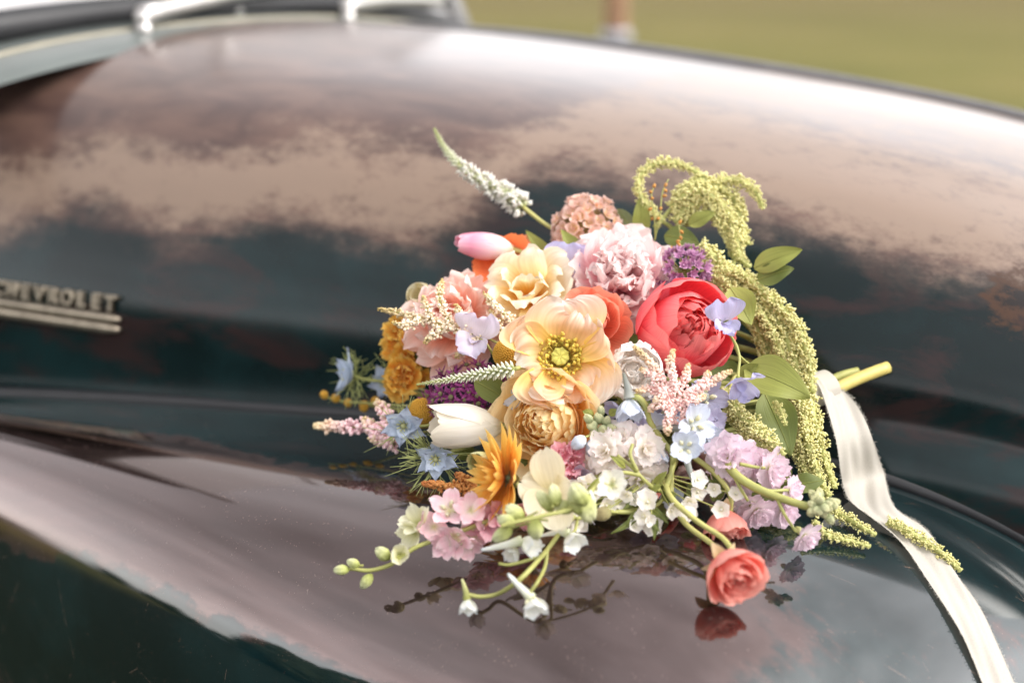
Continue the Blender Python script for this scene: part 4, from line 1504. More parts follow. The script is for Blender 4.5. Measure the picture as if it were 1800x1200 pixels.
G_BUD = 'larkspur sprays lying on the fender'
o = froot('larkspur', 'white larkspur spray with drooping buds over the glossy fender', 'larkspur', 960, 960, 1.13, (0, .2, 1), 0, group=G_BUD)
spur_floret(o, 922, 952, 1.125, (.75, -.25, .5), 34, WH, [(890, 957, 1.124), (862, 963, 1.122), (846, 966, 1.12)], 14, bee=False, spmat=WH)
spur_floret(o, 1003, 942, 1.135, (.35, -.6, .7), 32, WH, [(985, 935, 1.14), (965, 938, 1.142), (950, 942, 1.142)], 24, bee=False, spmat=WH)
spur_floret(o, 905, 968, 1.13, (-.5, -.6, .6), 26, WH, None, 14, bee=False)
dl1 = min(1.118, surf(938, 1085) - .010)
dl2 = min(1.118, surf(822, 1070) - .010)
spur_floret(o, 936, 1056, dl1, (.25, -.75, .62), 34, WH, [(918, 1035, dl1), (902, 1018, dl1), (893, 1008, dl1 + .002)], 22, bee=True, spmat=WH)
spur_floret(o, 822, 1058, dl2, (.15, -.8, .5), 26, WH, [(819, 1040, dl2), (815, 1026, dl2), (812, 1017, dl2)], 12, bee=False, spmat=BUDGREEN)
main = [(1010, 905, 1.145), (985, 935, 1.14), (960, 968, 1.13), (930, 1002, dl1 + .006), (905, 1025, dl1 + .002), (875, 1043, dl2 + .004), (845, 1048, dl2 + .002), (822, 1044, dl2)]
stem(o, px_path(main), .0021, n=40)
stem(o, px_path([(962, 965, 1.13), (958, 995, 1.122), (945, 1022, dl1 + .002), (932, 1040, dl1)]), .0016)
stem(o, px_path([(955, 975, 1.13), (925, 985, 1.122), (895, 992, 1.12), (876, 990, 1.12)]), .0016)
stem(o, px_path([(1015, 915, 1.142), (1010, 932, 1.138), (998, 942, 1.136)]), .0014)
stem(o, px_path([(1120, 900, 1.17), (1060, 900, 1.16), (1012, 912, 1.145)]), .0022)

# pale spike nearest the camera, with green buds
o = froot('larkspur', 'blurred green white spike of plump buds in front of the cream blossom', 'larkspur', 985, 890, 1.095, (0, .2, 1), 0, group=G_BUD)
stem(o, px_path([(1070, 830, 1.14), (1040, 862, 1.115), (1005, 893, 1.098), (960, 905, 1.09), (905, 918, 1.085), (880, 925, 1.085)]), .0019, n=30)
BG2 = petal_mat('bud_greenwhite', [(0, '#a5ad55'), (.45, '#c8cc86'), (1, '#e4e4ba')], .2, .12)


def bud(parent, px, py, d, dirv, lpx, wpx, mat=None, pedicel=None):
    v = dirv[0] * RGT + dirv[1] * UPV - (dirv[2] if len(dirv) > 2 else 0) * FWD
    v = v / np.linalg.norm(v)
    Lb, Wb = rad(lpx, d), rad(wpx, d) * .5
    mb = MB()
    mb.blob(at(px, py, d) - v * Lb * .5, v, Lb, Wb, 9, 8, attr=(0, 0, random.random()), tip=.35)
    for k in range(3):
        # the overlapping sepals of a closed bud
        ref = np.cross(v, FWD); ref /= np.linalg.norm(ref)
        a = k * 2.1 + random.random()
        n_ = math.cos(a) * ref + math.sin(a) * np.cross(v, ref)
        mb.blob(at(px, py, d) - v * Lb * .48 + n_ * Wb * .28, v + n_ * .05, Lb * .93, Wb * .80, 8, 7, attr=(0, 0, random.random()), tip=.3)
    b_ = mb.build('bud', mat or BG2, parent)
    if pedicel:
        mb = MB()
        mb.tube(smooth_path([at(px, py, d) - v * Lb * .45] + px_path(pedicel), 10), .0010, 6)
        mb.build('pedicel', STEM, b_)
    return b_


for (px, py, dv, l_, w_) in ((905, 900, (-.8, .6), 42, 24), (890, 915, (-.9, .3), 36, 22), (882, 938, (-.8, -.5), 44, 24), (942, 930, (.1, -1), 40, 28), (958, 880, (-.6, .8), 50, 20), (975, 870, (-.2, 1), 44, 22), (990, 890, (-.9, .3), 40, 24), (1012, 880, (-.3, .9), 56, 28), (1030, 892, (.3, -.9), 60, 34), (1018, 868, (-.4, .7), 50, 28)):
    bud(o, px, py, 1.09 + random.uniform(0, .02), dv, l_, w_, pedicel=[(0.5 * px + 0.5 * 985, 0.5 * py + 0.5 * 898, 1.096)])
spur_floret(o, 1075, 852, 1.12, (-.1, .3, 1), 30, petal_mat('larkspur_cream', [(0, '#c9cc84'), (.3, '#efeedd'), (1, '#f5f2ea')], .32, .08), None, 48)
spur_floret(o, 1040, 872, 1.115, (-.6, -.2, .8), 30, WH, None, 20, bee=False)

# pink larkspur with the spray of green buds reaching left
PK = petal_mat('larkspur_pink', [(0, '#e6e2aa'), (.3, '#f8e2e0'), (.7, '#f5c8d2'), (1, '#fae0e4')], .32, .10, vscale=7)
PKD = petal_mat('larkspur_rose', [(0, '#e8a8b6'), (.5, '#eaaebc'), (1, '#f2c6d0')], .32, .10, vscale=7)
LG = petal_mat('larkspur_lime', [(0, '#c0c470'), (.35, '#e6e3b8'), (1, '#f0ecd4')], .32, .10, vscale=7)
o = froot('larkspur', 'pink larkspur spray with lime buds reaching out over the fender', 'larkspur', 770, 925, 1.15, (0, .2, 1), 0, group=G_BUD)
dq = lambda x, y: min(float(np.interp(x, [590, 700, 800, 900], [1.150, 1.148, 1.15, 1.165])), surf(x, y + 25) - .008)
for (px, py, fc, rp, mt, op) in ((735, 918, (-.5, .5, .8), 34, LG, 45), (728, 935, (-.5, -.2, .9), 32, LG, 30), (762, 925, (-.1, .3, 1), 30, PK, 55), (790, 895, (0, .6, .8), 36, PK, 60), (800, 945, (-.2, -.4, .9), 34, PK, 50), (818, 958, (.3, -.5, .8), 30, PK, 55), (782, 955, (-.3, -.2, .9), 28, PK, 60), (846, 915, (.1, 0, 1), 34, PKD, 62), (862, 920, (.3, .1, .9), 34, PKD, 58), (828, 895, (0, .5, .9), 30, PK, 60), (880, 905, (.4, .2, .9), 30, PKD, 58), (832, 938, (0, -.3, 1), 30, PK, 60)):
    spur_floret(o, px, py, dq(px, py) + random.uniform(-.006, .012), fc, rp, mt, None, op, bee=random.random() < .5)
stem(o, px_path([(920, 890, 1.17), (850, 918, 1.158), (790, 940, dq(790, 940) + .003), (730, 962, dq(730, 962)), (690, 990, dq(690, 990)), (650, 1002, dq(650, 1002)), (615, 998, dq(615, 998))]), .0021, n=40)
for (px, py, dv, l_, w_) in ((600, 1001, (-1, -.05), 30, 18), (621, 989, (-.9, .4), 26, 17), (644, 1021, (-.6, -.8), 34, 20), (673, 972, (-.8, .6), 34, 22)):
    bud(o, px, py, dq(px, py), dv, l_, w_, BG2, pedicel=[(px * .6 + 665 * .4, py * .6 + 1000 * .4, dq(665, 1000))])
spur_floret(o, 703, 975, dq(703, 975), (.1, .2, .9), 27, LG, None, 20, bee=False)
stem(o, px_path([(703, 975, dq(703, 975)), (690, 988, dq(690, 988))]), .0012)

# ---- white double stock in the middle
WS = petal_mat('stock_white', [(0, '#e2e0a6'), (.22, '#faf3e8'), (.7, '#fefaf6'), (1, '#fdf0ee')], .42, .05, vscale=6)
d = 1.18
o = froot('stock', 'cluster of white double blossoms blushed pink right of the apricot rose', 'stock', 1095, 805, d, (0, .2, 1), 0)


def double_floret(parent, px, py, d, face, rp, mat, cal=True):
    M = ROOTM[parent.name].inverted() @ frame(px, py, d, face, random.uniform(0, 6), back=.4 * rad(rp, d))
    f_ = bpy.data.objects.new('floret', None)
    f_.empty_display_size = .005
    COL.objects.link(f_)
    f_.parent = parent
    f_.matrix_basis = M
    ROOTM[f_.name] = ROOTM[parent.name] @ M
    r = rad(rp, d)
    for n, L, W, a0, a1, h in ((6, 1.1, .95, 80, 72, 0), (6, .95, .8, 60, 42, .08), (5, .75, .6, 34, 10, .14)):
        ms = [petal_mesh('petal', mat, L=L * r, W=W * r, a0=a0, a1=a1, cup=.2, shape='broad', nt=7, ns=7, edge=.06, ruf=.09, curl=15, notch=.05) for _ in range(2)]
        ph = random.uniform(0, 6)
        for i in range(n):
            put('petal', ms[i % 2], f_, Matrix.Translation((0, 0, h * r)) @ Matrix.Rotation(ph + 2 * math.pi * i / n + random.uniform(-.15, .15), 4, 'Z') @ Matrix.Rotation(math.radians(random.uniform(-10, 10)), 4, 'Y'))
    if cal:
        mb = MB()
        mb.blob(np.array([0, 0, -.75 * r]), (0, 0, 1), .8 * r, .22 * r, 7, 5)
        put('calyx', mb.mesh('calyx', BUDGREEN), f_, Matrix.Identity(4))
    return f_


for (px, py, fc, rp, dz) in ((1062, 792, (-.4, .2, .9), 38, 0), (1092, 768, (0, .5, .85), 36, .008), (1138, 788, (.35, .1, .9), 38, 0), (1118, 772, (.2, .5, .8), 34, .012), (1070, 830, (-.3, -.3, .9), 34, .006), (1130, 842, (.2, -.3, .9), 36, .002), (1100, 812, (0, 0, 1), 30, .014), (1155, 815, (.5, -.1, .8), 28, .01), (1098, 862, (-.2, -.5, .8), 32, .012), (1045, 812, (-.7, 0, .7), 28, .012)):
    double_floret(o, px, py, d + dz, fc, rp, WS)
for P in ([(1175, 870, 1.185), (1140, 850, 1.17), (1110, 820, 1.168), (1085, 800, 1.17)], [(1125, 835, 1.168), (1095, 830, 1.164), (1068, 838, 1.162), (1052, 850, 1.16)], [(1120, 828, 1.166), (1108, 800, 1.165), (1112, 780, 1.168)]):
    stem(o, px_path(P), .0018)
for (a, b_, w_) in (((1068, 838, 1.163), (1030, 862, 1.16), 14), ((1100, 822, 1.165), (1072, 800, 1.16), 12), ((1150, 850, 1.172), (1172, 828, 1.168), 13), ((1128, 872, 1.175), (1165, 850, 1.17), 15)):
    leaf(o, a, b_, w_, LEAF, .2)

o = thing('snapdragon', 'rose pink snapdragon petals peeping out between cream blossom and apricot rose', 'flower', frame(1000, 815, 1.205, (0, 0, 1)), G_FLOWERS)
RP = petal_mat('snapdragon_rose', [(0, '#f2b0b4'), (.5, '#ee9cae'), (1, '#f6c0ca')], .35, .1)
for (px, py, fc, rp) in ((1002, 812, (.2, .3, .9), 26), (985, 798, (-.2, .5, .8), 22), (1008, 832, (.4, -.2, .9), 22), (925, 905, (-.3, -.4, .8), 26), (1012, 790, (.3, .6, .7), 18)):
    r = rad(rp, 1.19)
    put('bloom', floret_mesh('bloom', RP, [(5, dict(L=1.2 * r, W=1.2 * r, a0=70, a1=44, cup=.2, shape='broad', ruf=.14, edge=.08, nt=7, ns=8)), (4, dict(L=.8 * r, W=.8 * r, a0=40, a1=0, cup=.2, shape='broad', ruf=.16, edge=.08, nt=7, ns=8))]), o, ROOTM[o.name].inverted() @ frame(px, py, 1.19 if py < 900 else 1.165, fc, random.uniform(0, 6), back=.004))
stem(o, px_path([(1002, 818, 1.20), (1040, 800, 1.22), (1120, 780, 1.25)]), .002)
VPALE = petal_mat('statice_violet', [(0, '#d4cce0'), (.5, '#c6bedc'), (1, '#d8d2ea')], .35, .1)
o = thing('statice', 'small grey violet blossoms filling the gaps round the white stock', 'flower', frame(1150, 740, 1.215, (0, 0, 1)), G_FLOWERS)
for (px, py, dz, fc, rp) in ((1150, 742, 1.21, (0, .3, .9), 20), (1188, 722, 1.215, (.3, .2, .9), 22), (1022, 838, 1.19, (-.4, -.2, .9), 24), (1012, 858, 1.18, (-.5, -.3, .8), 20), (1128, 748, 1.205, (-.2, .5, .8), 18), (1180, 872, 1.19, (0, -.4, .9), 22), (1255, 770, 1.205, (.4, .3, .8), 22), (1258, 738, 1.215, (.3, .3, .9), 20), (905, 700, 1.235, (-.5, .2, .8), 20), (912, 720, 1.238, (-.5, 0, .8), 18), (1168, 690, 1.225, (0, .3, .9), 18), (1030, 868, 1.175, (-.2, -.4, .9), 20), (1130, 884, 1.185, (0, -.5, .8), 22)):
    r = rad(rp, dz)
    put('bloom', floret_mesh('bloom', random.choice((VPALE, VPALE, WS, BL)), [(5, dict(L=1.2 * r, W=1.0 * r, a0=66, a1=52, cup=.25, shape='round', ruf=.08, edge=.06, nt=7, ns=7))], (.35 * r, .12 * r)), o, ROOTM[o.name].inverted() @ frame(px, py, dz, fc, random.uniform(0, 6), back=.003))
stem_to_bind(o, .0016)

WX = petal_mat('waxflower_white', [(0, '#d8d890'), (.3, '#fbf6ea'), (1, '#fffaf6')], .4, .05)
wxm = [floret_mesh('bloom', WX, [(5, dict(L=.0075, W=.0072, a0=70, a1=a1, cup=.3, shape='round', ruf=.06, edge=.05, nt=6, ns=6))], (.003, .0011)) for a1 in (52, 64, 76)]
o = thing('waxflower', 'fine spray of tiny white five petalled flowers low in the middle of the bouquet', 'flower', frame(1100, 850, 1.175, (0, 0, 1)), G_FLOWERS)
hub = (1150, 830, 1.19)
for i in range(30):
    px, py = random.uniform(1005, 1190), random.uniform(845, 925)
    if i > 21:
        px, py = random.uniform(1205, 1300), random.uniform(840, 905)
    dz = float(np.interp(py, [840, 930], [1.172, 1.152])) + random.uniform(-.006, .012)
    put('bloom', wxm[i % 3], o, ROOTM[o.name].inverted() @ frame(px, py, dz, (random.uniform(-.6, .6), random.uniform(-.5, .6), .9), random.uniform(0, 6), back=.002) @ Matrix.Scale(random.uniform(.8, 1.35), 4))
    mb = MB()
    mb.tube(smooth_path(px_path([(px, py, dz + .002), (px * .5 + hub[0] * .5, py * .6 + hub[1] * .4, dz + .012), hub]), 8), .0006, 4)
    mb.build('stem', STEM, o)

# woolly buds beside it
WB = petal_mat('woolly_bud', [(0, '#8b9468'), (.6, '#a9ae84'), (1, '#cfcb9c')], .1, .18)
o = froot('stock', 'cluster of grey green buds right of the apricot rose', 'buds', 1055, 745, 1.195, (0, .2, 1), 0)
for (px, py, dv, l_, w_) in ((1040, 748, (-.6, .3, .5), 26, 19), (1052, 735, (-.2, .8, .4), 26, 18), (1066, 740, (.3, .7, .5), 24, 17), (1046, 762, (-.6, -.3, .6), 24, 19), (1060, 756, (0, 0, 1), 24, 20), (1074, 752, (.6, .2, .6), 24, 17), (1070, 768, (.4, -.5, .6), 24, 17), (1034, 735, (-.5, .6, .3), 22, 15), (1084, 762, (.7, -.2, .5), 22, 15), (1056, 722, (0, 1, .2), 22, 14)):
    bud(o, px, py, 1.192 + random.uniform(-.004, .004), dv, l_, w_, WB)
bud(o, 1017, 778, 1.186, (-.7, -.6), 34, 24, BL, pedicel=[(1040, 764, 1.19), (1060, 758, 1.196)])
bud(o, 1042, 786, 1.188, (-.4, -.9), 36, 24, BL, pedicel=[(1056, 766, 1.19)])
for (a, b_, w_) in (((1044, 730, 1.195), (1024, 722, 1.192), 16), ((1070, 728, 1.195), (1086, 720, 1.192), 14), ((1050, 770, 1.193), (1068, 782, 1.19), 14)):
    leaf(o, a, b_, w_, LEAF, .1)
stem(o, px_path([(1055, 755, 1.197), (1080, 790, 1.20), (1130, 840, 1.205)]), .002)

# ---- lilac stock with a thick ribbed stem
LS = petal_mat('stock_lilac', [(0, '#eceac0'), (.22, '#fffafa'), (.6, '#fcf0f6'), (1, '#f4dcea')], .42, .10, vscale=6)
d = 1.185
o = froot('stock', 'lilac pink stock with a thick curving stem at the lower right', 'stock', 1320, 840, d, (0, .2, 1), 0)
for (px, py, fc, rp, dz) in ((1278, 800, (-.3, .2, .9), 40, 0), (1305, 802, (.4, .1, .9), 36, .004), (1322, 815, (.3, -.3, .8), 30, .012), (1362, 826, (.6, -.2, .75), 38, .004), (1345, 812, (.2, .5, .8), 28, .012), (1396, 862, (.8, .1, .6), 28, .004), (1335, 905, (.3, -.6, .7), 34, .002), (1318, 895, (-.2, -.4, .9), 28, .01), (1382, 902, (.5, -.3, .8), 30, .01), (1420, 948, (.5, -.6, .6), 30, -.02), (1385, 880, (.4, .2, .9), 26, .016), (1300, 850, (0, -.3, .9), 28, .02)):
    double_floret(o, px, py, d + dz, fc, rp, LS)
stem(o, px_path([(1262, 780, 1.205), (1285, 825, 1.18), (1320, 852, 1.165), (1365, 872, 1.155), (1415, 888, 1.145), (1445, 893, 1.142)]), .0042, n=30, taper=.75)
for P in ([(1325, 855, 1.164), (1352, 862, 1.162), (1385, 861, 1.168)], [(1285, 825, 1.178), (1300, 855, 1.172), (1315, 880, 1.172)], [(1365, 873, 1.155), (1380, 905, 1.15), (1400, 935, 1.15)], [(1300, 815, 1.18), (1325, 820, 1.18), (1345, 822, 1.182)]):
    stem(o, px_path(P), .0016)
for i in range(26):
    a, r = random.uniform(0, 6.28), random.uniform(.15, 1)
    px, py = 1443 + 30 * r * math.cos(a), 890 + 30 * r * math.sin(a)
    bud(o, px, py, 1.135 + .012 * r + random.uniform(-.004, .004), (math.cos(a), math.sin(-a), .9 * (1 - r) + .2), 24, 15, WB)

# ---- sweet peas
SP = petal_mat('sweetpea_lilac', [(0, '#ddd4e8'), (.5, '#d4d0ee'), (1, '#c4c2ea')], .36, .10, vscale=12)
SPP = petal_mat('sweetpea_pale', [(0, '#eee2f0'), (.5, '#f0e8f6'), (1, '#e2d8f0')], .36, .08, vscale=12)


def sweet_pea(label, px, py, d, face, roll, rp, mat, route):
    o = froot('sweet_pea', label, 'sweet pea', px, py, d, face, roll, back=.004)
    r = rad(rp, d)
    layer(o, mat, 1, L=1.3 * r, W=2.1 * r, a0=35, a1=72, cup=.10, shape='broad', nt=14, ns=17, edge=.05, ruf=.07, rn=2.5, notch=.16, curl=25, phase=math.pi / 2, jit=0, name='standard')
    layer(o, mat, 2, L=1.05 * r, W=1.0 * r, a0=20, a1=62, cup=.25, shape='broad', nt=11, ns=11, edge=.05, ruf=.08, curl=20, phase=-math.pi / 2 + .75, arc=(-150, -30), jit=.05, name='wing')
    layer(o, mat, 1, L=.7 * r, W=.5 * r, a0=10, a1=30, cup=.5, shape='round', nt=8, ns=7, phase=-math.pi / 2, jit=0, name='keel')
    calyx(o, .16 * r, LEAF, 5, .4 * r, 70, 20)
    if route:
        stem(o, [np.array(ROOTM[o.name].translation)] + px_path(route), .0013, STEM, n=16)
    return o


sweet_pea('lilac blue sweet pea in front of the coral peony', 1274, 566, 1.215, (.15, .15, 1), .2, 38, SP, [(1290, 600, 1.225), (1300, 625, 1.235), (1330, 650, 1.27)])
o = sweet_pea('drooping lilac sweet pea beside the broad green leaf', 1300, 672, 1.20, (.2, -.75, .65), .3, 40, SP, [(1298, 652, 1.21), (1300, 630, 1.215), (1295, 608, 1.222), (1285, 590, 1.232)])
sweet_pea('pale lilac sweet pea with folded petals left of the poppy', 836, 596, 1.285, (-.2, .1, .95), -.3, 44, SPP, [(852, 600, 1.28), (868, 625, 1.285), (890, 660, 1.30)])
sweet_pea('violet sweet pea wedged between scabious and cream tulip', 998, 468, 1.335, (-.1, .2, .95), 0, 36, SP, [(1005, 500, 1.35), (1040, 540, 1.36)])

# ---- nigella
NB = petal_mat('nigella_blue', [(0, '#dfe7ee'), (.4, '#d6e0ec'), (.8, '#c8d4e8'), (1, '#b8c2dc')], .34, .12, vscale=8)
THREAD = simple('nigella_thread', lin('#a3a866'), 0.6, noise=.2)


def nigella(label, px, py, d, face, rp, nth=34, route=None, threads=1.0):
    o = froot('nigella', label, 'nigella', px, py, d, face, random.uniform(0, 6), back=.003)
    r = rad(rp, d)
    layer(o, NB, 6, L=1.05 * r, W=.72 * r, a0=66, a1=64, cup=.3, shape='point', nt=9, ns=7, edge=.08, ruf=.07, notch=-.1, tj=10)
    layer(o, NB, 6, L=.85 * r, W=.55 * r, a0=46, a1=40, cup=.3, shape='point', nt=9, ns=7, edge=.08, ruf=.08, h0=.05 * r, tj=10)
    mb = MB()
    for i in range(8):
        a = i * .785
        mb.tube([np.array([0, 0, .05 * r]), np.array([.25 * r * math.cos(a), .25 * r * math.sin(a), .45 * r])], .0006, 4)
    mb.blob(np.array([0, 0, 0.]), (0, 0, 1), .4 * r, .13 * r, 7, 5)
    put('centre', mb.mesh('centre', BUDGREEN), o, Matrix.Identity(4))
    mb = MB()
    for i in range(nth):
        a = random.uniform(0, 6.28)
        el = random.uniform(-.35, .75)
        v = np.array([math.cos(a) * math.cos(el), math.sin(a) * math.cos(el), math.sin(el)])
        L = r * threads * random.uniform(.9, 1.6)
        p0 = np.array([0, 0, -.15 * r])
        pm_ = p0 + v * L * .55 + RNG.normal(0, .06, 3) * r
        p1 = pm_ + (v + RNG.normal(0, .35, 3)) * L * .45
        mb.tube(smooth_path([p0, pm_, p1], 6), np.linspace(.00055, .00022, 6), 4)
        for k in range(2):
            mb.tube([pm_, pm_ + (v + RNG.normal(0, .6, 3)) * L * .35], [.0004, .0002], 3)
    q = put('bracts', mb.mesh('bracts', THREAD), o, Matrix.Identity(4))
    q['kind'] = 'stuff'
    if route:
        stem(o, [np.array(ROOTM[o.name].translation)] + px_path(route), .0016, STEM, n=20)


nigella('light blue nigella behind the pink astilbe tip at the left', 710, 748, 1.30, (-.2, .0, .95), 40, 18, [(750, 748, 1.30), (775, 738, 1.30), (850, 735, 1.31)])
nigella('light blue nigella in a tangle of green threads above the sunflower', 766, 806, 1.245, (-.1, -.15, .95), 40, 46, [(790, 795, 1.245), (815, 785, 1.235), (850, 777, 1.235), (900, 780, 1.25)], 1.15)
nigella('faded blue nigella blurred at the far left edge of the bouquet', 615, 660, 1.42, (-.9, .1, .35), 42, 26, [(650, 668, 1.41), (700, 672, 1.40), (760, 690, 1.36)])
nigella('soft lilac nigella half hidden below the orange wallflower', 678, 672, 1.415, (-.5, 0, .8), 34, 8, [(730, 690, 1.39), (800, 700, 1.34)])

def plume_mat(name, base, tipc):
    m, n, l, b = new_mat(name)
    a = n.new('ShaderNodeAttribute'); a.attribute_name = 'pt'
    sp = n.new('ShaderNodeSeparateXYZ')
    l.new(a.outputs['Vector'], sp.inputs['Vector'])
    r1 = ramp(n, [(0, lin(base[0])), (1, lin(base[1]))])
    l.new(sp.outputs['X'], r1.inputs['Fac'])
    mx = n.new('ShaderNodeMix'); mx.data_type = 'RGBA'
    mr = n.new('ShaderNodeMapRange'); mr.inputs['From Min'].default_value = .55; mr.inputs['From Max'].default_value = 1
    l.new(sp.outputs['Z'], mr.inputs['Value'])
    l.new(mr.outputs['Result'], mx.inputs['Factor'])
    l.new(r1.outputs['Color'], mx.inputs['A'])
    mx.inputs['B'].default_value = lin(tipc)
    l.new(mx.outputs['Result'], b.inputs['Base Color'])
    b.inputs['Roughness'].default_value = .7
    b.inputs['Specular IOR Level'].default_value = .2
    b.inputs['Subsurface Weight'].default_value = 0.0
    return m



# ---- veronica spikes
VG = plume_mat('veronica_bud', ('#8e9a50', '#fbf8ea'), '#97a055')
VW = petal_mat('veronica_white', [(0, '#d7d7a8'), (.3, '#f0eee2'), (1, '#faf8f4')], .3, .05)


def veronica(label, path, wpx, open_from, d0):
    """Spike from base to tip; blossoms open below open_from."""
    o = thing('veronica', label, 'veronica', frame(path[0][0], path[0][1], path[0][2], (0, 0, 1)), 'white veronica spikes')
    P = smooth_path(px_path(path), 90)
    n = len(P)
    mb = MB()
    mb.tube(P, np.linspace(.0018, .0005, n), 6)
    mb.build('stem', STEM, o)
    tan = np.gradient(P, axis=0); tan /= np.linalg.norm(tan, axis=1)[:, None]
    b1, b2 = MB(), MB()
    ga = math.pi * (3 - math.sqrt(5))
    seg = np.concatenate([[0], np.cumsum(np.linalg.norm(np.diff(P, axis=0), axis=1))])
    step = .00055
    N = int(seg[-1] / step)
    wmax = rad(wpx, d0)
    for i in range(N):
        t = i / N
        p = np.array([np.interp(t * seg[-1], seg, P[:, k]) for k in range(3)])
        tg = np.array([np.interp(t * seg[-1], seg, tan[:, k]) for k in range(3)])
        x = np.cross(tg, UPV); x /= np.linalg.norm(x)
        y = np.cross(tg, x)
        v = math.cos(i * ga) * x + math.sin(i * ga) * y
        w = wmax * (.16 + .84 * (1 - t) ** .75)
        if t < open_from:
            if i % 2 == 0:
                b1.blob(p, v * .9 + tg * .35, w * .6, w * .16, 5, 4, attr=(0, 0, .75))
            else:
                for k in range(4):
                    u_ = v + RNG.normal(0, .55, 3)
                    b2.blob(p + v * w * .45, u_ + tg * .1, w * random.uniform(.45, .7), w * .13, 5, 3, attr=(0, 0, .5))
        else:
            b1.blob(p, v + tg * (.25 + .7 * t), w * random.uniform(.8, 1.05), w * .15, 5, 4, attr=(0, 0, t * .9))
    q = b1.build('buds', VG, o); q['kind'] = 'stuff'
    if b2.n:
        q = b2.build('blossom', VW, o); q['kind'] = 'stuff'
    return o


o = veronica('tall white veronica spike rising alone at the top left', [(922, 366, 1.405), (890, 342, 1.41), (845, 317, 1.415), (805, 288, 1.42), (780, 258, 1.425), (763, 226, 1.43)], 27, .62, 1.41)
stem(o, px_path([(918, 363, 1.405), (950, 388, 1.395), (985, 412, 1.39), (1060, 470, 1.39)]), .0022, STEM_PALE)
o = veronica('white veronica spike lying across the magenta allium left of the poppy', [(905, 648, 1.21), (860, 655, 1.215), (800, 665, 1.22), (732, 676, 1.225)], 20, .0, 1.21)
stem(o, px_path([(905, 648, 1.21), (950, 640, 1.24), (1050, 640, 1.30)]), .002)


# ---- astilbe plumes
def astilbe(label, main, branches, wpx, size, mat, dens=5200, stem_mat=None, route=None):
    o = thing('astilbe', label, 'astilbe', frame(*main[0], (0, 0, 1)), 'feathery astilbe plumes')
    for k, P in enumerate([main] + branches):
        Q = px_path(P)
        dloc = P[0][2]
        w = rad(wpx * (1.0 if k == 0 else .8), dloc)
        mb = MB()
        kf = random.uniform(28, 46)
        beads(mb, Q, lambda t: w * (1 - t) ** .6 * (.15 + .85 * math.sin(t * kf) ** 4) + .0003, size, dens, tipgreen=True, spread=1.05)
        q = mb.build('plume', mat, o)
        q['kind'] = 'stuff'
        sb = MB()
        SPt = smooth_path(Q, 20)
        sb.tube(SPt, np.linspace(.0009, .0004, 20), 5)
        for i in range(2, 19):
            v = RNG.normal(0, 1, 3)
            sb.tube([SPt[i], SPt[i] + v / np.linalg.norm(v) * w * (1 - i / 20) * .9], .0003, 3)
        sb.build('stalk', stem_mat or STEM, q)
    if route:
        stem(o, px_path(route), .0013)
    return o


AP = plume_mat('astilbe_pink', ('#eebcbc', '#fbe0d6'), '#d8bc88')
AP2 = plume_mat('astilbe_mauve', ('#e6b6c0', '#f6d8d8'), '#e2cc9c')
AG = plume_mat('astilbe_gold', ('#e6cfa0', '#fbeedc'), '#c2a868')
AC = plume_mat('astilbe_copper', ('#b9743a', '#d39a5c'), '#a8663a')
d = 1.185
astilbe('pink astilbe plume fanning over white and coral peonies', [(1182, 752, d + .012), (1180, 712, d), (1166, 672, d - .003), (1140, 634, d), (1114, 608, d)],
        [[(1180, 705, d), (1184, 665, d - .006), (1178, 640, d - .004), (1183, 614, d)], [(1188, 708, d), (1212, 690, d - .004), (1245, 676, d), (1268, 660, d), (1286, 652, d)],
         [(1176, 700, d), (1158, 690, d), (1138, 684, d), (1118, 688, d)], [(1182, 715, d), (1172, 735, d - .006), (1175, 765, d - .004)], [(1192, 705, d), (1204, 728, d), (1200, 758, d)],
         [(1174, 690, d), (1152, 668, d - .004), (1150, 648, d), (1138, 640, d)], [(1190, 700, d), (1218, 704, d - .004), (1240, 694, d)], [(1178, 712, d), (1156, 712, d - .006), (1140, 722, d)],
         [(1186, 690, d), (1204, 668, d), (1210, 640, d + .003)], [(1226, 684, d), (1240, 668, d), (1246, 652, d)], [(1158, 660, d), (1140, 656, d), (1126, 648, d)], [(1172, 680, d - .003), (1160, 700, d - .008), (1148, 704, d - .006)]],
        10, .0025, AP, 6800, route=[(1180, 745, d + .01), (1200, 770, d + .03), (1300, 760, d + .07)])
d = 1.33
astilbe('pink astilbe tip lying low at the left over the gutter', [(690, 755, d), (655, 752, d + .01), (605, 750, d + .02), (552, 748, d + .03)], [[(690, 770, d), (660, 760, d), (640, 735, d + .01)], [(700, 780, d), (675, 775, d), (650, 768, d)], [(690, 750, d), (675, 725, d), (664, 705, d + .01)]], 18, .0042, AP2, 4200, route=[(688, 758, d), (740, 760, d), (850, 740, d)])
d = 1.29
astilbe('pale golden astilbe plume spreading across the peach carnation', [(850, 590, d), (800, 578, d), (740, 560, d + .005), (695, 548, d + .015), (664, 543, d + .02)],
        [[(800, 578, d), (780, 548, d), (772, 520, d), (778, 492, d + .01)], [(830, 585, d), (815, 560, d - .005), (800, 535, d)], [(740, 560, d), (715, 572, d), (690, 566, d)], [(850, 590, d), (830, 602, d - .005), (812, 618, d), (800, 628, d)], [(900, 565, d), (880, 545, d - .01), (860, 525, d - .005), (850, 515, d)], [(890, 590, d), (872, 570, d - .01), (862, 545, d)], [(760, 565, d), (750, 540, d), (742, 520, d)], [(780, 575, d), (760, 590, d), (745, 602, d)], [(830, 588, d), (860, 575, d), (885, 560, d)]],
        12, .0027, AG, 3600, route=[(850, 590, d), (890, 610, d), (960, 640, d + .03)])
d = 1.20
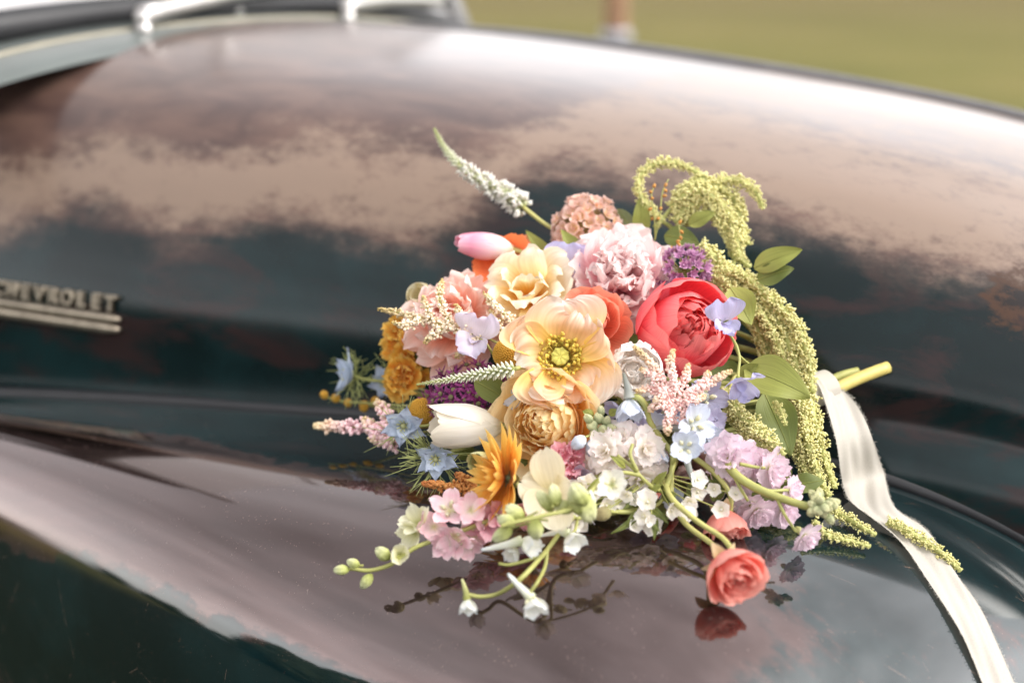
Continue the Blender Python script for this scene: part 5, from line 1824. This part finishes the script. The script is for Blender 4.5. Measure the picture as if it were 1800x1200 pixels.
astilbe('small coppery brown astilbe tip left of the sunflower', [(838, 856, d), (800, 856, d), (770, 853, d), (742, 849, d + .005)], [[(835, 855, d), (815, 840, d), (800, 832, d)], [(820, 858, d), (800, 866, d), (788, 870, d)], [(840, 860, d), (825, 868, d), (812, 874, d)]], 11, .0028, AC, 5500, route=[(835, 856, d), (880, 850, d + .01), (940, 840, d + .04)])

# ---- craspedia balls
CR = petal_mat('craspedia_yellow', [(0, '#c8922c'), (1, '#dfae42')], .05, .25)
for (px, py, d, rp, lb) in ((742, 726, 1.315, 26, 'yellow craspedia ball behind the blue nigella'), (893, 622, 1.275, 26, 'yellow craspedia ball tucked left of the poppy'), (640, 712, 1.43, 9, 'tiny yellow button flower beside the astilbe at far left')):
    o = froot('craspedia', lb, 'craspedia', px, py, d, (-.2, .2, .9), 0, group='yellow button flowers')
    R = rad(rp, d)
    mb = MB()
    ga = math.pi * (3 - math.sqrt(5))
    N = 420 if rp > 12 else 80
    mb.blob(np.array([0, 0, -R * .92]), (0, 0, 1), R * 1.84, R * .9, 14, 10)
    for i in range(N):
        z = 1 - 1.6 * (i + .5) / N
        rr2 = math.sqrt(max(0, 1 - z * z))
        v = np.array([rr2 * math.cos(i * ga), rr2 * math.sin(i * ga), z])
        mb.blob(v * R * .88, v, R * .2, R * .075, 5, 3, attr=(0, 0, random.random()))
    q = put('head', mb.mesh('head', CR), o, Matrix.Identity(4))
    q['kind'] = 'stuff'
    stem_to_bind(o, .0016)

# ---- green amaranth
AMT = plume_mat('amaranth_green', ('#b4ae5c', '#f2ecb2'), '#e6dd9c')
AMS = simple('amaranth_stalk', lin('#aeb069'), .5, noise=.15)
G_AM = 'green hanging amaranth stems'


def amaranth(label, strands, route, leaves=()):
    o = thing('amaranth', label, 'amaranth', frame(*strands[0][0][0], (0, 0, 1)), G_AM)
    for P, wpx in strands:
        Q = px_path(P)
        w = rad(wpx, P[0][2])
        mb = MB()
        pth = smooth_path(Q, 80)
        tan = np.gradient(pth, axis=0); tan /= np.linalg.norm(tan, axis=1)[:, None]
        seg = np.concatenate([[0], np.cumsum(np.linalg.norm(np.diff(pth, axis=0), axis=1))])
        N = int(seg[-1] / .0009)
        ga = math.pi * (3 - math.sqrt(5))
        for i in range(N):
            t = i / N
            p = np.array([np.interp(t * seg[-1], seg, pth[:, k]) for k in range(3)])
            tg = np.array([np.interp(t * seg[-1], seg, tan[:, k]) for k in range(3)])
            x = np.cross(tg, FWD + .01 * UPV); x /= np.linalg.norm(x); y = np.cross(tg, x)
            a = i * ga + random.uniform(-.4, .4)
            v = math.cos(a) * x + math.sin(a) * y
            ww = w * (.5 + .5 * min(1, (1 - t) * 4)) * random.uniform(.7, 1.15)
            c = p + v * ww * .62
            for k in range(10):
                u_ = v * .7 + RNG.normal(0, .8, 3)
                mb.blob(c + RNG.normal(0, .12, 3) * ww, u_, ww * random.uniform(.24, .52), ww * .115, 4, 3, attr=(0, 0, random.uniform(0, .9)))
        q = mb.build('tassel', AMT, o)
        q['kind'] = 'stuff'
        sb = MB(); sb.tube(pth, np.linspace(w * .55, w * .3, 80), 6); sb.build('stalk', AMS, q)
    for P in route:
        stem(o, px_path(P), .0024, AMS)
    for lf in leaves:
        leaf(o, *lf)
    return o


d = 1.37
amaranth('green amaranth arching over the top of the bouquet with a drooping tip', [
    ([(1165, 390, d), (1128, 350, d - .005), (1122, 318, d - .005), (1145, 292, d), (1185, 287, d), (1225, 303, d), (1248, 322, d)], 12),
    ([(1195, 370, d + .01), (1225, 335, d), (1265, 318, d), (1305, 320, d - .005), (1330, 340, d - .01), (1342, 368, d - .01)], 13),
    ([(1190, 345, d), (1225, 320, d), (1265, 330, d), (1292, 355, d), (1302, 395, d - .005), (1315, 430, d - .01)], 17),
    ([(1185, 390, d), (1215, 360, d - .005), (1250, 350, d - .01), (1280, 375, d - .012), (1292, 410, d - .015), (1300, 450, d - .02), (1318, 470, d - .025)], 16),
    ([(1200, 390, d + .01), (1230, 375, d), (1258, 380, d - .01), (1285, 420, d - .01), (1290, 455, d - .01)], 15),
    ([(1180, 365, d), (1215, 340, d - .008), (1245, 342, d - .012), (1268, 362, d - .012)], 17),
], [[(1150, 400, d), (1185, 362, d), (1215, 335, d)], [(1215, 440, d + .01), (1180, 400, d + .005), (1165, 390, d)], [(1290, 400, d), (1297, 440, d), (1285, 480, d - .005), (1300, 520, d - .02)]],
    [((1210, 395, d - .015), (1258, 372, d - .02), 26, LEAF, .1), ((1168, 412, d - .012), (1230, 428, d - .02), 40, LEAF_DARK, .15), ((1128, 415, d - .005), (1126, 345, d - .01), 30, LEAF, .1), ((1108, 398, d), (1085, 366, d + .01), 26, LEAF_GREY, .1)])
d = 1.34
amaranth('green amaranth cascading down the right side of the bouquet', [
    ([(1230, 430, d), (1275, 470, d - .005), (1320, 500, d - .01), (1365, 535, d - .02), (1400, 575, d - .03), (1420, 625, d - .04), (1428, 690, d - .05)], 17),
    ([(1240, 455, d), (1265, 490, d - .01), (1310, 525, d - .015), (1345, 560, d - .02), (1370, 610, d - .03), (1385, 650, d - .035)], 15),
    ([(1330, 510, d), (1365, 560, d - .015), (1385, 600, d - .025), (1405, 660, d - .04), (1412, 720, d - .06), (1420, 780, d - .08), (1440, 840, d - .09), (1458, 872, d - .10)], 18),
    ([(1340, 560, d), (1352, 610, d - .01), (1372, 660, d - .02), (1395, 705, d - .04), (1398, 760, d - .06), (1415, 830, d - .085), (1430, 868, d - .095)], 17),
    ([(1345, 540, d + .01), (1390, 590, d), (1412, 640, d - .02), (1422, 690, d - .04), (1432, 740, d - .06), (1448, 800, d - .075), (1468, 858, d - .09)], 15),
    ([(1320, 540, d), (1335, 590, d - .01), (1350, 640, d - .015)], 16),
    ([(1300, 520, d), (1340, 540, d - .01), (1385, 560, d - .015), (1412, 600, d - .02)], 15),
    ([(1250, 520, d), (1262, 480, d - .01), (1300, 480, d - .015), (1340, 510, d - .02)], 13),
], [[(1230, 440, d + .01), (1280, 530, d + .02), (1340, 600, d + .02), (1420, 670, d)]],
    [((1325, 470, d - .02), (1410, 438, d - .03), 40, LEAF, .12), ((1330, 492, d - .02), (1395, 470, d - .03), 38, LEAF_DARK, .12), ((1285, 505, d - .06), (1322, 570, d - .07), 52, LEAF, .12), ((1238, 530, d), (1232, 480, d), 24, LEAF, .1)])
d = 1.225
amaranth('short green amaranth tassels hanging between lilac sweet pea and stock', [
    ([(1278, 690, d + .02), (1290, 715, d), (1320, 745, d - .01), (1352, 775, d - .02), (1378, 800, d - .03)], 18),
    ([(1285, 720, d + .02), (1305, 750, d), (1330, 780, d - .01), (1350, 800, d - .015)], 15),
    ([(1362, 708, d), (1372, 722, d - .01), (1382, 748, d - .02)], 9),
    ([(1290, 735, d + .02), (1310, 765, d + .01), (1325, 800, d), (1345, 840, d)], 13),
], [[(1282, 690, d + .02), (1300, 660, d + .05), (1380, 670, d + .09)]],
    [((1310, 645, d - .005), (1425, 695, d - .025), 72, LEAF, .16), ((1345, 690, d + .015), (1392, 800, d + .0), 66, LEAF_DARK, .1), ((1300, 660, d + .0), (1332, 640, d - .01), 24, LEAF, .1)])
e1, e2, e3 = surf(1535, 950) - .010, surf(1532, 965) - .006, 0
amaranth('three amaranth tips trailing over the fender beside the ribbon', [
    ([(1450, 885, 1.22), (1475, 902, surf(1475, 910) - .012), (1508, 922, surf(1508, 930) - .010), (1540, 940, surf(1540, 945) - .008)], 13),
    ([(1430, 915, 1.20), (1455, 940, surf(1455, 945) - .012), (1495, 950, surf(1495, 955) - .008), (1530, 960, surf(1530, 965) - .007)], 11),
    ([(1560, 915, surf(1560, 920) - .016), (1600, 935, surf(1600, 940) - .016), (1650, 968, surf(1650, 972) - .015), (1690, 1003, surf(1690, 1006) - .012)], 13),
], [[(1450, 885, 1.22), (1430, 840, 1.25), (1430, 780, 1.28)]])

# ---- golden twigs of tiny seed pods at the top
TW_ = simple('pod_amber', lin('#b9823a'), .5, noise=.25, scale=120)
o = thing('seed_twig', 'thin twigs with tiny amber seed pods in front of the arching amaranth', 'twig', frame(1155, 420, 1.355, (0, 0, 1)), G_FLOWERS)
for k, P in enumerate(([(1150, 425, 1.36), (1160, 380, 1.355), (1164, 340, 1.355), (1175, 315, 1.355)], [(1152, 420, 1.36), (1150, 380, 1.352), (1145, 345, 1.352), (1150, 328, 1.352)], [(1190, 450, 1.345), (1196, 420, 1.345), (1192, 390, 1.345)], [(1165, 455, 1.35), (1180, 440, 1.345), (1200, 432, 1.342)])):
    stem(o, px_path(P), .0007, n=14, name='twig')
    pth = smooth_path(px_path(P), 14)
    for i in range(4, 14, 2):
        mb = MB()
        v = RNG.normal(0, 1, 3)
        mb.blob(pth[i], v, .0055, .0017, 6, 4)
        mb.build('pod', TW_, o)
o = thing('seed_twig', 'blurred yellow twig with round buds at the far left', 'twig', frame(640, 700, 1.41, (0, 0, 1)), G_FLOWERS)
stem(o, px_path([(565, 695, 1.44), (600, 705, 1.43), (640, 708, 1.42), (700, 712, 1.40), (760, 715, 1.36)]), .0013, n=20, name='twig')
for (px, py) in ((640, 716), (612, 708), (590, 700), (660, 705), (570, 694)):
    bud(o, px, py, 1.43, (.3, -.9), 18, 15, CR)

# ---- loose leaves and filler greenery
o = thing('greenery', 'narrow green leaves standing up between tulip and scabious', 'leaves', frame(960, 440, 1.36, (0, 0, 1)), 'loose greenery in the bouquet')
leaf(o, (975, 465, 1.365), (924, 404, 1.375), 24, LEAF, .05, name='leaf')
leaf(o, (1032, 468, 1.345), (986, 402, 1.35), 30, LEAF, .05)
o = thing('greenery', 'dark oval leaf under the lying veronica spike', 'leaves', frame(870, 685, 1.25, (0, 0, 1)), 'loose greenery in the bouquet')
leaf(o, (835, 668, 1.245), (912, 715, 1.25), 44, LEAF_DARK, .12)
leaf(o, (905, 700, 1.26), (940, 660, 1.27), 30, LEAF_DARK, .1)
o = thing('greenery', 'thin forked green leaves hanging under the half hidden ranunculus', 'leaves', frame(1120, 910, 1.165, (0, 0, 1)), 'loose greenery in the bouquet')
for (a, b_, w_) in (((1130, 892, 1.17), (1072, 938, 1.16), 12), ((1128, 895, 1.168), (1100, 925, 1.16), 10), ((1140, 895, 1.168), (1150, 950, 1.155), 14), ((1135, 890, 1.17), (1175, 920, 1.16), 13), ((1138, 900, 1.165), (1160, 935, 1.155), 10), ((1165, 875, 1.175), (1188, 868, 1.17), 22), ((1120, 885, 1.172), (1095, 895, 1.165), 9)):
    leaf(o, a, b_, w_, LEAF_DARK, .15, side=random.uniform(-.1, .1))
stem(o, px_path([(1060, 905, 1.165), (1110, 895, 1.172), (1150, 890, 1.178), (1172, 868, 1.18)]), .002)
bud(o, 1058, 903, 1.158, (-.9, -.2), 36, 24, petal_mat('bud_brown', [(0, '#8f8a58'), (1, '#b4a27c')], .1, .2), pedicel=[(1085, 900, 1.163)])
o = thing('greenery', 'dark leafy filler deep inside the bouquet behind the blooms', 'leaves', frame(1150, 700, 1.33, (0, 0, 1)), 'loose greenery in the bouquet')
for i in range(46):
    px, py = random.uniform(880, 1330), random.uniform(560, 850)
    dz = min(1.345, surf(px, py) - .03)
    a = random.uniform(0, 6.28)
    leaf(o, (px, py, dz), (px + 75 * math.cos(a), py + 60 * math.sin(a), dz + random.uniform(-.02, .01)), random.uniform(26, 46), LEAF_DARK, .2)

o = thing('greenery', 'dark leaves added low under the bouquet to darken its fender reflection', 'leaves', frame(1100, 880, 1.2, (0, 0, 1)), 'loose greenery in the bouquet')
for i in range(64):  # extra leaves, added so the bouquet's reflection below turns darker
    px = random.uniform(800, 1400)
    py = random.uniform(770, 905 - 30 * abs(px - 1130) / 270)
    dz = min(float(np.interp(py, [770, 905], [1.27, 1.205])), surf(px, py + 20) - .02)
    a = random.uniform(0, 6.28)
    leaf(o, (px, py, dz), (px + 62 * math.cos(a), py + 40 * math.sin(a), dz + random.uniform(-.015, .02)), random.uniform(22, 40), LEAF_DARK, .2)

# ---- cut stems past the binding
CUT = simple('cut_stem_yellow', lin('#cdbb6c'), .45, noise=.10, scale=120)
CUTE = simple('cut_end', lin('#d9cf9a'), .7, noise=.2, scale=300)
sa, sb_ = at(1455, 690, 1.325), at(1561, 645, 1.345)
for lb, p0, p1, r, m_ in (('thick pale yellow cut stem sticking out past the ribbon', sa, sb_, .0058, CUT), ('thin green cut stem behind the thick yellow one', at(1450, 672, 1.345), at(1508, 652, 1.355), .0040, STEM), ('second thin green cut stem just below the thick one', at(1455, 692, 1.335), at(1490, 677, 1.34), .0036, STEM)):
    o = thing('cut_stem', lb, 'stem', Matrix.Translation(tuple(p0)), 'cut stems past the ribbon')
    v = (p1 - p0) / np.linalg.norm(p1 - p0)
    mb = MB()
    mb.tube(smooth_path([p0 - v * .05, p0, p0 * .5 + p1 * .5 + UPV * .0012, p1], 16), [r * 1.02] * 14 + [r, r * .96], 12)
    q = mb.build('stalk', m_, o)
    mb = MB()
    mb.tube([p1 - v * .0005, p1 + v * .0006], [r * .80, r * .7], 12)
    mb.build('cut_face', CUTE, q)

# ---- white ribbon with frayed edges
def ribbon_mat():
    m, n, l, b = new_mat('ribbon_silk')
    a = n.new('ShaderNodeAttribute'); a.attribute_name = 'pt'
    mp = n.new('ShaderNodeMapping'); mp.inputs['Scale'].default_value = (130, 26, 1)
    w_ = n.new('ShaderNodeTexNoise'); w_.inputs['Scale'].default_value = 3.0; w_.inputs['Detail'].default_value = 3
    l.new(a.outputs['Vector'], mp.inputs['Vector']); l.new(mp.outputs['Vector'], w_.inputs['Vector'])
    r = ramp(n, [(.3, lin('#bab3a7')), (.7, lin('#cfc9be'))])
    l.new(w_.outputs['Fac'], r.inputs['Fac'])
    l.new(r.outputs['Color'], b.inputs['Base Color'])
    b.inputs['Roughness'].default_value = .6
    b.inputs['Sheen Weight'].default_value = .3
    bp = n.new('ShaderNodeBump'); bp.inputs['Strength'].default_value = .25; bp.inputs['Distance'].default_value = .0006
    l.new(w_.outputs['Fac'], bp.inputs['Height']); l.new(bp.outputs['Normal'], b.inputs['Normal'])
    tr = n.new('ShaderNodeBsdfTranslucent'); l.new(r.outputs['Color'], tr.inputs['Color'])
    mx = n.new('ShaderNodeMixShader'); mx.inputs['Fac'].default_value = .22
    l.new(b.outputs['BSDF'], mx.inputs[1]); l.new(tr.outputs['BSDF'], mx.inputs[2])
    l.new(mx.outputs['Shader'], n['Material Output'].inputs['Surface'])
    return m


RIB = ribbon_mat()
o = thing('ribbon', 'long cream white ribbon with frayed edges trailing from the bouquet down the fender', 'ribbon', frame(1470, 720, 1.3, (0, 0, 1)))
Lp = [(1398, 655, 1.315), (1436, 672, 1.308), (1452, 720, 1.288), (1468, 790, 1.262), (1478, 850, None), (1492, 890, None), (1530, 910, None), (1566, 938, None), (1608, 986, None), (1656, 1056, None), (1700, 1132, None), (1740, 1225, None), (1775, 1300, None)]
Rp = [(1405, 640, 1.330), (1462, 672, 1.322), (1500, 712, 1.315), (1532, 775, 1.290), (1552, 835, None), (1566, 893, None), (1598, 913, None), (1640, 948, None), (1684, 1012, None), (1720, 1062, None), (1755, 1132, None), (1793, 1225, None), (1828, 1300, None)]
lift = [0, 0, 0, 0, .020, .012, .016, .010, .008, .007, .007, .007, .007]
liftr = [0, 0, 0, 0, .012, .022, .012, .006, .006, .006, .006, .006, .006]


def on(p, lf):
    if p[2] is not None:
        return at(*p)
    x = ray_px(body_bvh, p[0], p[1])
    if x is None:
        x = at(p[0], p[1], 1.15)
    return at(p[0], p[1], (x - CAM) @ FWD - lf)


La = smooth_path([on(p, f_) for p, f_ in zip(Lp, lift)], 130)
Ra = smooth_path([on(p, f_) for p, f_ in zip(Rp, liftr)], 130)
for _ in range(3):
    for Q_ in (La, Ra):
        k_ = np.ones(9) / 9
        for c_ in range(3):
            Q_[4:-4, c_] = np.convolve(Q_[:, c_], k_, 'valid')
s = np.linspace(0, 1, 23)
Pn = La[:, None] * (1 - s)[None, :, None] + Ra[:, None] * s[None, :, None]
t_ = np.linspace(0, 1, 130)
wv = .75 * (.0020 * np.sin(3.2 * np.pi * s)[None, :] * np.sin(t_ * 19 + 1)[:, None] + .0024 * np.sin(2 * np.pi * s + 5 * t_[:, None]) + .0010 * np.sin(21 * s[None, :] + 33 * t_[:, None]))
nrm = np.cross(np.gradient(Pn, axis=0), np.gradient(Pn, axis=1))
nrm /= np.linalg.norm(nrm, axis=2)[..., None]
nrm *= np.sign((nrm @ -FWD))[..., None]
Pn = Pn + nrm * (wv + .0012)[..., None]
mb = MB()
mb.grid(Pn, np.stack([np.repeat(t_[:, None], 23, 1), np.repeat(s[None, :], 130, 0), np.zeros((130, 23))], -1))
cl_ = mb.build('cloth', RIB, o)
mb = MB()
for side, k0, k1 in ((0, 0, 1), (1, 22, 21)):
    for i in range(620):
        x = random.uniform(2, 128)
        i0 = int(x); f_ = x - i0
        p = Pn[i0, k0] * (1 - f_) + Pn[i0 + 1, k0] * f_
        out = Pn[i0, k0] - Pn[i0, k1]
        out /= np.linalg.norm(out)
        al = Pn[i0 + 1, k0] - Pn[i0, k0]
        al /= np.linalg.norm(al)
        L = random.uniform(.0006, .0026)
        v = out + al * random.gauss(0, .6) + nrm[i0, k0] * random.gauss(.1, .3)
        mb.tube([p - out * .0006, p + v * L * .5, p + v * L + al * random.gauss(0, .0006)], [.00016, .00014, .0001], 3, cap=False)
q = mb.build('fringe', RIB, o)
q['kind'] = 'stuff'
# wraps of the ribbon round the bundle
mb = MB()
ax_ = (sb_ - at(1300, 740, 1.27)); ax_ /= np.linalg.norm(ax_)
c0 = at(1425, 690, 1.318)
x_ = np.cross(ax_, UPV); x_ /= np.linalg.norm(x_); y_ = np.cross(ax_, x_)
W_ = []
for k in np.linspace(-.022, .022, 7):
    an = np.linspace(0, 2 * math.pi, 40)
    rr2 = .0155 + .0008 * np.sin(3 * an + 60 * k)
    W_.append(c0 + ax_ * k + rr2[:, None] * (np.cos(an)[:, None] * x_ + np.sin(an)[:, None] * y_))
mb.grid(np.array(W_))
mb.build('wrap', RIB, o)
